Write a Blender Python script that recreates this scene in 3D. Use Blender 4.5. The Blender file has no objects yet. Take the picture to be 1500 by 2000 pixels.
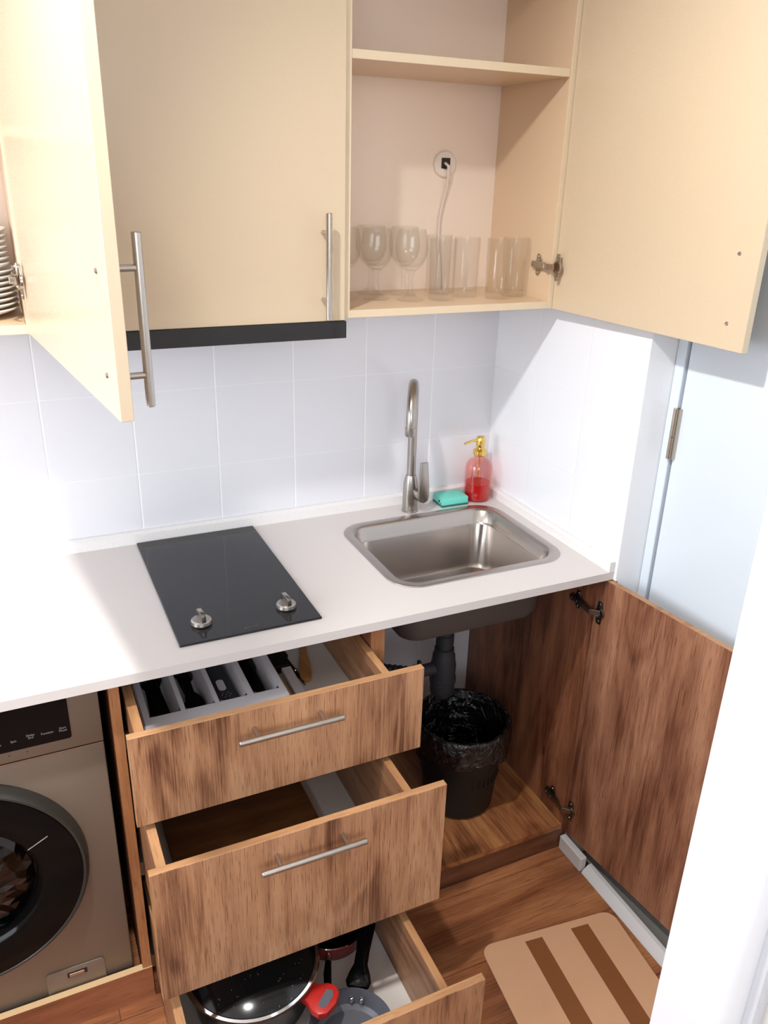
import bpy, bmesh, math, random
from mathutils import Vector, Matrix
PI = math.pi
Z0 = 0.866                      # worktop height; heights below are given relative to the worktop
scene = bpy.context.scene
col = scene.collection
random.seed(4)

# ------------------------------------------------------------------ camera
cam_d = bpy.data.cameras.new('camera')
cam = bpy.data.objects.new('camera', cam_d); col.objects.link(cam)
yaw, pit, rol = -0.4427, -0.3964, 0.0279
fw = Vector((-math.sin(yaw)*math.cos(pit), math.cos(yaw)*math.cos(pit), math.sin(pit)))
rt = Vector((math.cos(yaw), math.sin(yaw), 0)); up = rt.cross(fw)
r2 = rt*math.cos(rol)+up*math.sin(rol); u2 = up*math.cos(rol)-rt*math.sin(rol)
M = Matrix((r2, u2, -fw)).transposed().to_4x4()
M.translation = Vector((-1.2229, -1.886, 0.8502+Z0))
cam.matrix_world = M
cam_d.sensor_fit = 'VERTICAL'; cam_d.sensor_height = 24.0; cam_d.lens = 24.0*1584.9/2000
cam_d.clip_start = 0.02
scene.camera = cam

# ------------------------------------------------------------------ light and exposure
w = bpy.data.worlds.new('world'); scene.world = w; w.use_nodes = True
w.node_tree.nodes['Background'].inputs[0].default_value = (0.80, 0.86, 1.0, 1)
w.node_tree.nodes['Background'].inputs[1].default_value = 0.6
scene.cycles.transparent_max_bounces = 48
scene.view_settings.view_transform = 'Standard'
scene.view_settings.look = 'None'
scene.view_settings.exposure = 0.0
scene.view_settings.gamma = 1.0
scene.view_settings.use_curve_mapping = False

def area_light(name, loc, target, sx, sy, power, color):
    l = bpy.data.lights.new(name, 'AREA'); l.shape = 'RECTANGLE'; l.size = sx; l.size_y = sy
    l.energy = power; l.color = color
    o = bpy.data.objects.new(name, l); col.objects.link(o); o.location = loc
    o.rotation_euler = (Vector(target)-Vector(loc)).to_track_quat('-Z', 'Y').to_euler()
    return o
LAMP = Vector((-1.17, -0.97, 1.52+Z0))
ld = bpy.data.lights.new('ceiling_spot_bulb', 'SPOT'); ld.energy = 78; ld.color = (1.0, 0.985, 0.96); ld.shadow_soft_size = 0.03
ld.spot_size = math.radians(116); ld.spot_blend = 1.0
lo = bpy.data.objects.new('ceiling_spot_bulb', ld); col.objects.link(lo); lo.location = LAMP
lo.rotation_euler = Vector((0.75, -0.1, -0.85)).to_track_quat('-Z', 'Y').to_euler()
ld2 = bpy.data.lights.new('ceiling_spot_bulb_left', 'SPOT'); ld2.energy = 100; ld2.color = (1.0, 0.985, 0.96); ld2.shadow_soft_size = 0.03
ld2.spot_size = math.radians(92); ld2.spot_blend = 1.0
lo2 = bpy.data.objects.new('ceiling_spot_bulb_left', ld2); col.objects.link(lo2); lo2.location = LAMP+Vector((-0.03, 0.0, 0.0))
lo2.rotation_euler = Vector((-0.4, 0.28, -1.0)).to_track_quat('-Z', 'Y').to_euler()
area_light('hall_fill_light', (-1.5, -3.62, 1.90), (-0.7, 0, 1.1), 2.4, 0.9, 42, (0.88, 0.93, 1.0))  # soft fill added behind the camera, no known source there

FILLPOW = 33
area_light('left_fill_light', (-2.93, -0.95, 0.75+Z0), (0.0, -0.75, 0.45+Z0), 1.1, 1.2, FILLPOW, (0.86, 0.93, 1.0))  # unseen area light added to brighten surfaces that face left
# ------------------------------------------------------------------ materials
def lin(c):
    return tuple(((v/255)/12.92 if v/255 <= 0.04045 else ((v/255+0.055)/1.055)**2.4) for v in c)+(1,)
def newmat(name):
    m = bpy.data.materials.new(name); m.use_nodes = True
    return m, m.node_tree.nodes, m.node_tree.links, m.node_tree.nodes['Principled BSDF']
def flat(name, c, rough=0.5, metal=0.0, spec=0.5, bump=0, bscale=200, coat=0, aniso=0, **kw):
    m, n, l, b = newmat(name)
    b.inputs['Base Color'].default_value = lin(c); b.inputs['Roughness'].default_value = rough
    b.inputs['Metallic'].default_value = metal; b.inputs['Specular IOR Level'].default_value = spec
    b.inputs['Coat Weight'].default_value = coat
    tc = n.new('ShaderNodeTexCoord'); no = n.new('ShaderNodeTexNoise'); no.inputs['Scale'].default_value = bscale
    no.inputs['Detail'].default_value = 3
    l.new(tc.outputs['Object'], no.inputs['Vector'])
    mr = n.new('ShaderNodeMapRange'); mr.inputs['To Min'].default_value = max(0.0, rough-0.03); mr.inputs['To Max'].default_value = rough+0.03
    l.new(no.outputs['Fac'], mr.inputs['Value']); (l.new(mr.outputs['Result'], b.inputs['Roughness']) if metal < 0.5 else None)
    if bump:
        bp = n.new('ShaderNodeBump'); bp.inputs['Strength'].default_value = bump; bp.inputs['Distance'].default_value = 0.001
        l.new(no.outputs['Fac'], bp.inputs['Height']); l.new(bp.outputs['Normal'], b.inputs['Normal'])
    return m
def wood(name, dark, mid, light, axis='z', seed=0.0, rough=0.38, scale=1.0, contrast=1.0):
    m, n, l, b = newmat(name)
    tc = n.new('ShaderNodeTexCoord')
    def mapped(s_along, s_across, off):
        mp = n.new('ShaderNodeMapping')
        s = [s_across]*3; s['xyz'.index(axis)] = s_along
        mp.inputs['Scale'].default_value = s; mp.inputs['Location'].default_value = (off+seed, off*0.7+seed*1.3, off*0.3+seed*0.7)
        l.new(tc.outputs['Object'], mp.inputs['Vector']); return mp
    # broad board figure with flame shapes
    a = mapped(1.3*scale, 6.5*scale, 3.1)
    n1 = n.new('ShaderNodeTexNoise'); n1.inputs['Scale'].default_value = 1.4; n1.inputs['Detail'].default_value = 2; n1.inputs['Distortion'].default_value = 0.8
    l.new(a.outputs[0], n1.inputs['Vector'])
    mul = n.new('ShaderNodeMath'); mul.operation = 'MULTIPLY'; mul.inputs[1].default_value = 34
    l.new(n1.outputs['Fac'], mul.inputs[0])
    sn = n.new('ShaderNodeMath'); sn.operation = 'SINE'; l.new(mul.outputs[0], sn.inputs[0])
    # fine streaks
    c = mapped(5*scale, 260*scale, 7.7)
    n2 = n.new('ShaderNodeTexNoise'); n2.inputs['Scale'].default_value = 1.2; n2.inputs['Detail'].default_value = 5; n2.inputs['Roughness'].default_value = 0.65
    l.new(c.outputs[0], n2.inputs['Vector'])
    # broad dark patches
    e = mapped(1.6*scale, 12*scale, 1.9)
    n3 = n.new('ShaderNodeTexNoise'); n3.inputs['Scale'].default_value = 1.3; n3.inputs['Detail'].default_value = 4; n3.inputs['Distortion'].default_value = 0.4
    l.new(e.outputs[0], n3.inputs['Vector'])
    s1 = n.new('ShaderNodeMath'); s1.operation = 'MULTIPLY_ADD'; s1.inputs[1].default_value = 0.06*contrast; l.new(sn.outputs[0], s1.inputs[0]); l.new(n3.outputs['Fac'], s1.inputs[2])
    s2 = n.new('ShaderNodeMath'); s2.operation = 'SUBTRACT'; l.new(n2.outputs['Fac'], s2.inputs[0]); s2.inputs[1].default_value = 0.5
    s3 = n.new('ShaderNodeMath'); s3.operation = 'MULTIPLY_ADD'; s3.inputs[1].default_value = 0.55*contrast; l.new(s2.outputs[0], s3.inputs[0]); l.new(s1.outputs[0], s3.inputs[2])
    cr = n.new('ShaderNodeValToRGB')
    el = cr.color_ramp.elements
    el[0].position = 0.26; el[0].color = lin(dark)
    el[1].position = 0.74; el[1].color = lin(light)
    x = el.new(0.47); x.color = lin(mid)
    l.new(s3.outputs[0], cr.inputs['Fac'])
    # short dark pores
    p = mapped(22*scale, 520*scale, 5.3)
    n4 = n.new('ShaderNodeTexNoise'); n4.inputs['Scale'].default_value = 1.0; n4.inputs['Detail'].default_value = 2
    l.new(p.outputs[0], n4.inputs['Vector'])
    pr = n.new('ShaderNodeMapRange'); pr.inputs['From Min'].default_value = 0.57; pr.inputs['From Max'].default_value = 0.68; pr.inputs['To Max'].default_value = 0.6
    l.new(n4.outputs['Fac'], pr.inputs['Value'])
    mx = n.new('ShaderNodeMixRGB'); mx.inputs[2].default_value = lin(dark)
    l.new(pr.outputs['Result'], mx.inputs[0]); l.new(cr.outputs['Color'], mx.inputs[1])
    l.new(mx.outputs[0], b.inputs['Base Color'])
    b.inputs['Roughness'].default_value = rough
    bp = n.new('ShaderNodeBump'); bp.inputs['Strength'].default_value = 0.12; bp.inputs['Distance'].default_value = 0.0006
    l.new(n2.outputs['Fac'], bp.inputs['Height']); l.new(bp.outputs['Normal'], b.inputs['Normal'])
    return m
def tiles(name, ha, off_h, off_v, c=(232, 232, 238), grout=(250, 250, 252)):
    """square glazed tiles on a plane; ha = horizontal axis"""
    m, n, l, b = newmat(name)
    tc = n.new('ShaderNodeTexCoord'); sp = n.new('ShaderNodeSeparateXYZ'); l.new(tc.outputs['Object'], sp.inputs[0])
    P = 0.1955
    def line(out, off, wdt):
        a = n.new('ShaderNodeMath'); a.operation = 'SUBTRACT'; l.new(out, a.inputs[0]); a.inputs[1].default_value = off
        d = n.new('ShaderNodeMath'); d.operation = 'DIVIDE'; l.new(a.outputs[0], d.inputs[0]); d.inputs[1].default_value = P
        q = n.new('ShaderNodeMath'); q.operation = 'ADD'; l.new(d.outputs[0], q.inputs[0]); q.inputs[1].default_value = 0.5
        f = n.new('ShaderNodeMath'); f.operation = 'FRACT'; l.new(q.outputs[0], f.inputs[0])
        g = n.new('ShaderNodeMath'); g.operation = 'SUBTRACT'; l.new(f.outputs[0], g.inputs[0]); g.inputs[1].default_value = 0.5
        h = n.new('ShaderNodeMath'); h.operation = 'ABSOLUTE'; l.new(g.outputs[0], h.inputs[0])
        r = n.new('ShaderNodeMapRange'); r.interpolation_type = 'SMOOTHSTEP'
        r.inputs['From Min'].default_value = wdt*0.45/P; r.inputs['From Max'].default_value = wdt*1.1/P
        r.inputs['To Min'].default_value = 1; r.inputs['To Max'].default_value = 0
        l.new(h.outputs[0], r.inputs['Value']); return r
    v = line(sp.outputs[ha], off_h, 0.0022); hz = line(sp.outputs['Z'], off_v, 0.0014)
    mh = n.new('ShaderNodeMath'); mh.operation = 'MULTIPLY'; mh.inputs[1].default_value = 0.55; l.new(hz.outputs[0], mh.inputs[0])
    mxm = n.new('ShaderNodeMath'); mxm.operation = 'MAXIMUM'; l.new(v.outputs[0], mxm.inputs[0]); l.new(mh.outputs[0], mxm.inputs[1])
    mc = n.new('ShaderNodeMixRGB'); mc.inputs[1].default_value = lin(c); mc.inputs[2].default_value = lin(grout)
    l.new(mxm.outputs[0], mc.inputs[0]); l.new(mc.outputs[0], b.inputs['Base Color'])
    b.inputs['Roughness'].default_value = 0.16
    no = n.new('ShaderNodeTexNoise'); no.inputs['Scale'].default_value = 7; l.new(tc.outputs['Object'], no.inputs['Vector'])
    ad = n.new('ShaderNodeMath'); ad.operation = 'MULTIPLY_ADD'; ad.inputs[1].default_value = 0.35; l.new(no.outputs['Fac'], ad.inputs[0])
    iv = n.new('ShaderNodeMath'); iv.operation = 'SUBTRACT'; iv.inputs[0].default_value = 1; l.new(mxm.outputs[0], iv.inputs[1]); l.new(iv.outputs[0], ad.inputs[2])
    bp = n.new('ShaderNodeBump'); bp.inputs['Strength'].default_value = 0.5; bp.inputs['Distance'].default_value = 0.0012
    l.new(ad.outputs[0], bp.inputs['Height']); l.new(bp.outputs['Normal'], b.inputs['Normal'])
    return m
def brushed(name, c, rough=0.3, axis='x', sc=(2, 300)):
    m, n, l, b = newmat(name)
    b.inputs['Metallic'].default_value = 1; b.inputs['Base Color'].default_value = lin(c)
    tc = n.new('ShaderNodeTexCoord'); mp = n.new('ShaderNodeMapping'); s = [sc[1]]*3; s['xyz'.index(axis)] = sc[0]; mp.inputs['Scale'].default_value = s
    l.new(tc.outputs['Object'], mp.inputs[0]); no = n.new('ShaderNodeTexNoise'); no.inputs['Scale'].default_value = 1; l.new(mp.outputs[0], no.inputs['Vector'])
    b.inputs['Roughness'].default_value = rough
    mxb = n.new('ShaderNodeMixRGB'); mxb.inputs[1].default_value = lin(tuple(v*0.97 for v in c)); mxb.inputs[2].default_value = lin(c)
    l.new(no.outputs['Fac'], mxb.inputs[0]); l.new(mxb.outputs[0], b.inputs['Base Color'])
    return m
def glassm(name, c=(255, 255, 255), rough=0.0, ior=1.45):
    m, n, l, b = newmat(name)
    b.inputs['Base Color'].default_value = lin(c); b.inputs['Roughness'].default_value = rough
    b.inputs['Transmission Weight'].default_value = 1; b.inputs['IOR'].default_value = ior
    return m

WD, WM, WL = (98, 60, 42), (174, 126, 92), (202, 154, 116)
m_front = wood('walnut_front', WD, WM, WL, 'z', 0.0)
m_front2 = wood('walnut_front_lower', WD, WM, WL, 'z', 4.3)
m_front3 = wood('walnut_front_bottom', WD, WM, WL, 'z', 8.1)
m_side = wood('walnut_panel', (78, 42, 28), (130, 80, 56), (172, 114, 82), 'z', 2.2)
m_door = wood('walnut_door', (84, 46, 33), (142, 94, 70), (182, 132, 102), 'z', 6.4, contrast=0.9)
m_boxside = wood('walnut_box_side', (92, 58, 40), (146, 102, 72), (178, 130, 94), 'y', 1.2)
m_base = wood('walnut_base', (96, 52, 30), (158, 100, 62), (200, 144, 90), 'y', 5.2)
m_edge = wood('oak_edge', (132, 92, 58), (176, 130, 90), (198, 154, 112), 'x', 3.3, contrast=0.5)
m_edgey = wood('oak_edge_deep', (132, 92, 58), (172, 126, 86), (196, 150, 108), 'y', 3.9, contrast=0.5)
m_edgez = wood('walnut_edge_upright', (112, 66, 38), (158, 104, 66), (186, 132, 90), 'z', 3.6, contrast=0.6)
m_floor_w = wood('laminate', (92, 54, 34), (146, 92, 60), (182, 126, 86), 'x', 9.0, scale=0.75, contrast=0.8)
m_plinth = wood('plinth_wood', (70, 42, 28), (112, 70, 48), (146, 98, 70), 'x', 2.0, contrast=0.7)
m_kick = wood('kick_wood', (96, 52, 32), (136, 82, 54), (168, 108, 74), 'x', 7.0, contrast=0.6)
m_board = wood('board_wood', (92, 56, 30), (124, 80, 46), (150, 102, 62), 'x', 7.5, contrast=0.5)
m_spat = wood('spatula_wood', (160, 108, 60), (190, 136, 84), (210, 160, 104), 'y', 7.9, contrast=0.5)
m_cream = flat('cream_laminate', (226, 198, 166), 0.3, bump=0.03, bscale=900)
m_creamd = flat('cream_door', (216, 195, 166), 0.27, bump=0.03, bscale=900)
m_creamedge = flat('cream_edge', (226, 206, 176), 0.4)
m_white = flat('white_laminate', (232, 226, 220), 0.35)
m_counter = flat('worktop_white', (217, 210, 207), 0.32, bump=0.02, bscale=1200)
m_trimw = flat('upstand_white', (236, 233, 232), 0.28)
m_paint = flat('white_paint', (236, 238, 242), 0.45, bump=0.05, bscale=60)
m_paintd = flat('door_paint', (226, 236, 246), 0.3)
m_shadep = flat('shaded_paint', (206, 208, 214), 0.5)  # blue shade beside the jamb put into the paint colour
m_offw = flat('hall_paint', (240, 238, 232), 0.6)
m_ceil = flat('ceiling_paint', (240, 238, 234), 0.8)
m_wallr = flat('plain_wall', (222, 218, 214), 0.7)
m_cabback = flat('cabinet_back_panel', (246, 228, 212), 0.35)
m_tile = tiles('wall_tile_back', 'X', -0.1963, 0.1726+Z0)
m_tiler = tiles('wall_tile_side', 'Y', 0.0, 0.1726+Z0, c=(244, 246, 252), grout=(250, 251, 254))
m_steel = brushed('brushed_steel', (178, 172, 166), 0.3, 'z')
m_steelx = brushed('brushed_steel_bar', (196, 190, 184), 0.28, 'x')
m_sink = flat('sink_steel', (182, 174, 168), 0.27, metal=1.0, bscale=30)
m_sinkdk = flat('sink_underside', (96, 88, 84), 0.6, metal=0.3)
m_nickel = flat('nickel', (190, 180, 168), 0.22, metal=1.0)
m_dnickel = flat('dark_nickel', (120, 116, 110), 0.3, metal=1.0)
m_chrome = flat('chrome', (225, 225, 228), 0.08, metal=1.0)
m_gold = flat('polished_gold', (236, 200, 110), 0.14, metal=1.0)
m_hob = flat('black_ceramic_glass', (28, 28, 31), 0.06, spec=0.42)
m_black = flat('black_plastic', (22, 22, 24), 0.35)
m_hood = flat('hood_black', (34, 32, 33), 0.4)
m_blackg = flat('black_gloss', (9, 9, 10), 0.16, spec=0.22)
m_dgrey = flat('dark_grey_plastic', (50, 52, 58), 0.55)
m_bin = flat('bin_plastic', (18, 18, 18), 0.5)
m_bag, _n, _l, _b = newmat('bag_film'); _b.inputs['Base Color'].default_value = lin((14, 14, 15)); _b.inputs['Roughness'].default_value = 0.22; _b.inputs['Specular IOR Level'].default_value = 0.8
_tc = _n.new('ShaderNodeTexCoord'); _v = _n.new('ShaderNodeTexNoise'); _v.inputs['Scale'].default_value = 26; _v.inputs['Detail'].default_value = 4; _v.inputs['Distortion'].default_value = 2.2
_l.new(_tc.outputs['Object'], _v.inputs['Vector']); _bp = _n.new('ShaderNodeBump'); _bp.inputs['Strength'].default_value = 1.0; _bp.inputs['Distance'].default_value = 0.012
_l.new(_v.outputs['Fac'], _bp.inputs['Height']); _l.new(_bp.outputs['Normal'], _b.inputs['Normal'])
m_greyplast = flat('light_grey_plastic', (226, 222, 226), 0.4)
m_wash = flat('washer_champagne', (136, 122, 108), 0.42, metal=0.45)
m_washdk = flat('washer_ring', (60, 58, 54), 0.4, metal=0.3)
m_washglass = flat('washer_door_glass', (9, 9, 9), 0.1, spec=0.15)
m_chip = flat('raw_chipboard', (208, 174, 130), 0.8, bump=0.8, bscale=500)
m_teal = flat('turquoise_sponge', (120, 222, 205), 0.7, bump=0.3, bscale=300)
m_tealdk = flat('turquoise_pad', (40, 110, 100), 0.9, bump=1, bscale=500)
m_mat = flat('mat_tan', (214, 166, 128), 0.8, bump=0.3, bscale=300)
m_matst = flat('mat_stripe', (134, 80, 38), 0.6)
m_plate = flat('porcelain', (240, 236, 230), 0.15)
m_red = flat('red_plastic', (190, 40, 34), 0.35)
m_dred = flat('red_enamel', (120, 22, 26), 0.25)
m_pangrey = flat('pan_coating', (112, 114, 122), 0.35, metal=0.3)
m_dark = flat('pot_coating', (28, 28, 30), 0.3)
m_text = flat('printed_grey', (150, 148, 146), 0.6)
m_textd = flat('printed_dark_grey', (84, 84, 88), 0.6)
m_cable = flat('cable_white', (230, 214, 204), 0.5)
m_socket = flat('socket_white', (238, 226, 214), 0.35)
m_soap = glassm('red_soap', (222, 12, 30), 0.08, 1.33); m_soap.node_tree.nodes['Principled BSDF'].inputs['Transmission Weight'].default_value = 0.5
m_sglass = None
m_glass = bpy.data.materials.new('clear_glass'); m_glass.use_nodes = True
_n = m_glass.node_tree.nodes; _l = m_glass.node_tree.links; _n.clear()
_o = _n.new('ShaderNodeOutputMaterial'); _t = _n.new('ShaderNodeBsdfTransparent'); _t.inputs[0].default_value = (0.975, 0.975, 0.97, 1)
_g = _n.new('ShaderNodeBsdfGlossy'); _g.inputs['Roughness'].default_value = 0.03; _w = _n.new('ShaderNodeLayerWeight'); _w.inputs['Blend'].default_value = 0.35
_r = _n.new('ShaderNodeMapRange'); _r.inputs['To Min'].default_value = 0.025; _r.inputs['To Max'].default_value = 0.55
_p = _n.new('ShaderNodeMath'); _p.operation = 'POWER'; _p.inputs[1].default_value = 2.7; _l.new(_w.outputs['Facing'], _p.inputs[0]); _l.new(_p.outputs[0], _r.inputs['Value'])
_m = _n.new('ShaderNodeMixShader'); _l.new(_r.outputs[0], _m.inputs[0]); _l.new(_t.outputs[0], _m.inputs[1]); _l.new(_g.outputs[0], _m.inputs[2]); _l.new(_m.outputs[0], _o.inputs[0])
m_dust = flat('dusty_groove', (128, 124, 118), 0.95, bump=1.0, bscale=400)
m_skirt = flat('skirting_white', (214, 212, 212), 0.5)
m_lampd, n_, l_, b_ = newmat('lamp_diffuser'); b_.inputs['Emission Color'].default_value = (1, .95, .85, 1); b_.inputs['Emission Strength'].default_value = 6
m_sglass = m_glass.copy(); m_sglass.name = 'pink_glass'
for _q in m_sglass.node_tree.nodes:
    if _q.type == 'BSDF_TRANSPARENT': _q.inputs[0].default_value = (1.0, 0.85, 0.83, 1)
    if _q.type == 'MAP_RANGE': _q.inputs['To Min'].default_value = 0.05; _q.inputs['To Max'].default_value = 0.35
    if _q.type == 'BSDF_GLOSSY': _q.inputs['Color'].default_value = (1.0, 0.86, 0.84, 1)
# speckled dark lid
m_lid, n, l, b = newmat('speckled_lid')
tc = n.new('ShaderNodeTexCoord'); vo = n.new('ShaderNodeTexVoronoi'); vo.inputs['Scale'].default_value = 190; l.new(tc.outputs['Object'], vo.inputs['Vector'])
mr = n.new('ShaderNodeMapRange'); mr.inputs['From Min'].default_value = 0.10; mr.inputs['From Max'].default_value = 0.22; mr.inputs['To Min'].default_value = 1; mr.inputs['To Max'].default_value = 0
l.new(vo.outputs['Distance'], mr.inputs['Value'])
no = n.new('ShaderNodeTexNoise'); no.inputs['Scale'].default_value = 60; l.new(tc.outputs['Object'], no.inputs['Vector'])
mr2 = n.new('ShaderNodeMapRange'); mr2.inputs['From Min'].default_value = 0.56; mr2.inputs['From Max'].default_value = 0.66; l.new(no.outputs['Fac'], mr2.inputs['Value'])
mm = n.new('ShaderNodeMath'); mm.operation = 'MULTIPLY'; l.new(mr.outputs[0], mm.inputs[0]); l.new(mr2.outputs[0], mm.inputs[1])
mx = n.new('ShaderNodeMixRGB'); mx.inputs[1].default_value = lin((14, 14, 15)); mx.inputs[2].default_value = lin((150, 150, 150)); l.new(mm.outputs[0], mx.inputs[0]); l.new(mx.outputs[0], b.inputs['Base Color'])
b.inputs['Roughness'].default_value = 0.12
# planked floor
m_floor = m_floor_w.copy(); m_floor.name = 'laminate_floor'
n = m_floor.node_tree.nodes; l = m_floor.node_tree.links; b = n['Principled BSDF']
src = b.inputs['Base Color'].links[0].from_socket
tc = n.new('ShaderNodeTexCoord'); br = n.new('ShaderNodeTexBrick'); br.inputs['Scale'].default_value = 1
br.inputs['Brick Width'].default_value = 1.2; br.inputs['Row Height'].default_value = 0.192; br.inputs['Mortar Size'].default_value = 0.0009
br.inputs['Color1'].default_value = (0.78, 0.72, 0.68, 1); br.inputs['Color2'].default_value = (1.15, 1.12, 1.05, 1); br.inputs['Mortar'].default_value = (0.35, 0.3, 0.28, 1)
l.new(tc.outputs['Object'], br.inputs['Vector'])
mx = n.new('ShaderNodeMixRGB'); mx.blend_type = 'MULTIPLY'; mx.inputs[0].default_value = 1
l.new(src, mx.inputs[1]); l.new(br.outputs['Color'], mx.inputs[2]); l.new(mx.outputs[0], b.inputs['Base Color'])

# ------------------------------------------------------------------ mesh helpers
ROOT = {}
class MB:
    def __init__(s): s.bm = bmesh.new(); s.mi = 0
    def _merge(s, t, M=None):
        me = bpy.data.meshes.new('tmp'); t.to_mesh(me); t.free()
        if M is not None: me.transform(M)
        s.bm.from_mesh(me); bpy.data.meshes.remove(me)
    def box(s, x0, y0, z0, x1, y1, z1, bev=0.0, M=None, mi=None, edges=None, seg=1):
        """edges = (axes string, material index) for faces looking along those axes"""
        t = bmesh.new()
        x0, x1 = min(x0, x1), max(x0, x1); y0, y1 = min(y0, y1), max(y0, y1); z0, z1 = min(z0, z1), max(z0, z1)
        bmesh.ops.create_cube(t, size=1, matrix=Matrix.Translation(((x0+x1)/2, (y0+y1)/2, (z0+z1)/2)) @ Matrix.Diagonal((x1-x0, y1-y0, z1-z0, 1)))
        if bev > 0:
            bmesh.ops.bevel(t, geom=t.edges[:], offset=bev, segments=seg, profile=0.5, affect='EDGES')
        m0 = s.mi if mi is None else mi
        for f in t.faces:
            f.material_index = m0
            if edges:
                nn = f.normal; k = max(range(3), key=lambda i: abs(nn[i]))
                if 'xyz'[k] in edges[0]: f.material_index = edges[1]
        s._merge(t, M); return s
    def loft(s, rings, cap0=True, cap1=True, closed=True, M=None, mi=None):
        t = bmesh.new(); R = [[t.verts.new(p) for p in r] for r in rings]
        k = len(R[0]); rng = k if closed else k-1
        for a, b_ in zip(R[:-1], R[1:]):
            for i in range(rng):
                j = (i+1) % k
                t.faces.new((a[i], a[j], b_[j], b_[i]))
        if cap0: t.faces.new(R[0][::-1])
        if cap1: t.faces.new(R[-1])
        m0 = s.mi if mi is None else mi
        for f in t.faces: f.material_index = m0
        bmesh.ops.recalc_face_normals(t, faces=t.faces[:])
        s._merge(t, M); return s
    def lathe(s, prof, c=(0, 0, 0), seg=40, axis='z', M=None, mi=None, capend=False):
        t = bmesh.new(); rings = []
        def P(r, h, a):
            ca, sa = r*math.cos(a), r*math.sin(a)
            v = {'z': (ca, sa, h), 'y': (ca, h, sa), 'x': (h, ca, sa)}[axis]
            return (v[0]+c[0], v[1]+c[1], v[2]+c[2])
        for r, h in prof:
            if r < 1e-6: rings.append([t.verts.new(P(0, h, 0))])
            else: rings.append([t.verts.new(P(r, h, 2*PI*i/seg)) for i in range(seg)])
        for a, b_ in zip(rings[:-1], rings[1:]):
            for i in range(seg):
                j = (i+1) % seg
                if len(a) == 1 and len(b_) == 1: continue
                if len(a) == 1: t.faces.new((a[0], b_[j], b_[i]))
                elif len(b_) == 1: t.faces.new((a[i], a[j], b_[0]))
                else: t.faces.new((a[i], a[j], b_[j], b_[i]))
        if capend:
            for r in (rings[0], rings[-1]):
                if len(r) > 1: t.faces.new(r)
        m0 = s.mi if mi is None else mi
        for f in t.faces: f.material_index = m0
        bmesh.ops.recalc_face_normals(t, faces=t.faces[:])
        s._merge(t, M); return s
    def tube(s, pts, rad, seg=14, M=None, mi=None, cap=True):
        pts = [Vector(p) for p in pts]; n_ = len(pts)
        rads = rad if isinstance(rad, (list, tuple)) else [rad]*n_
        rings = []; prev = None
        for i, p in enumerate(pts):
            d = (pts[min(i+1, n_-1)]-pts[max(i-1, 0)]).normalized()
            if prev is None:
                a = Vector((0, 0, 1)) if abs(d.z) < 0.9 else Vector((1, 0, 0)); u = d.cross(a).normalized()
            else: u = (prev-d*prev.dot(d)).normalized()
            prev = u; v = d.cross(u)
            rings.append([p+(u*math.cos(2*PI*k/seg)+v*math.sin(2*PI*k/seg))*rads[i] for k in range(seg)])
        return s.loft(rings, cap, cap, True, M, mi)
    def prism(s, pts, h0, h1, axis='z', M=None, mi=None, bev=0):
        """pts: 2D outline; extruded along axis"""
        def P(a, b_, h): return {'z': (a, b_, h), 'y': (a, h, b_), 'x': (h, a, b_)}[axis]
        t = bmesh.new(); A = [t.verts.new(P(a, b_, h0)) for a, b_ in pts]; B = [t.verts.new(P(a, b_, h1)) for a, b_ in pts]
        k = len(pts); t.faces.new(A[::-1]); t.faces.new(B)
        for i in range(k): t.faces.new((A[i], A[(i+1) % k], B[(i+1) % k], B[i]))
        bmesh.ops.recalc_face_normals(t, faces=t.faces[:])
        if bev: bmesh.ops.bevel(t, geom=[e for e in t.edges if len(e.link_faces) == 2 and e.link_faces[0].normal.angle(e.link_faces[1].normal) > 1], offset=bev, segments=2, profile=0.5, affect='EDGES')
        m0 = s.mi if mi is None else mi
        for f in t.faces: f.material_index = m0
        s._merge(t, M); return s
def rrect(x0, y0, x1, y1, r, seg=8):
    pts = []
    for cx, cy, a0 in ((x1-r, y1-r, 0), (x0+r, y1-r, 90), (x0+r, y0+r, 180), (x1-r, y0+r, 270)):
        for i in range(seg+1):
            a = math.radians(a0+90*i/seg); pts.append((cx+r*math.cos(a), cy+r*math.sin(a)))
    return pts
def rring(x0, y0, x1, y1, r, z, seg=8): return [(a, b_, z) for a, b_ in rrect(x0, y0, x1, y1, r, seg)]
def root_of(o):
    while o.parent: o = o.parent
    return o
def obj(name, mb, mats, parent=None, M=None, smooth=True, label=None):
    me = bpy.data.meshes.new(name)
    if isinstance(mb, MB): mb.bm.to_mesh(me); mb.bm.free()
    if not isinstance(mats, (list, tuple)): mats = [mats]
    for m in mats: me.materials.append(m)
    if M is not None: me.transform(M)
    off = Vector((0, 0, Z0))
    if parent: off -= ROOT[root_of(parent).name]
    else:
        ctr = Vector((0, 0, 0))
    me.transform(Matrix.Translation(off))
    o = bpy.data.objects.new(name, me); col.objects.link(o)
    if smooth:
        me.shade_smooth(); me.set_sharp_from_angle(angle=math.radians(32))
    if parent: o.parent = parent
    else:
        # put the origin of a single-mesh thing at its base centre
        xs = [v.co.x for v in me.vertices]; ys = [v.co.y for v in me.vertices]; zs = [v.co.z for v in me.vertices]
        c = Vector(((min(xs)+max(xs))/2, (min(ys)+max(ys))/2, min(zs)))
        if not o.get('keep'):
            me.transform(Matrix.Translation(-c)); o.location = c
        ROOT[o.name] = c.copy()
    if label: o['label'] = label
    return o
def tag(o, label, cat, group=None, kind=None):
    o['label'] = label; o['category'] = cat
    if group: o['group'] = group
    if kind: o['kind'] = kind
    return o
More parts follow.
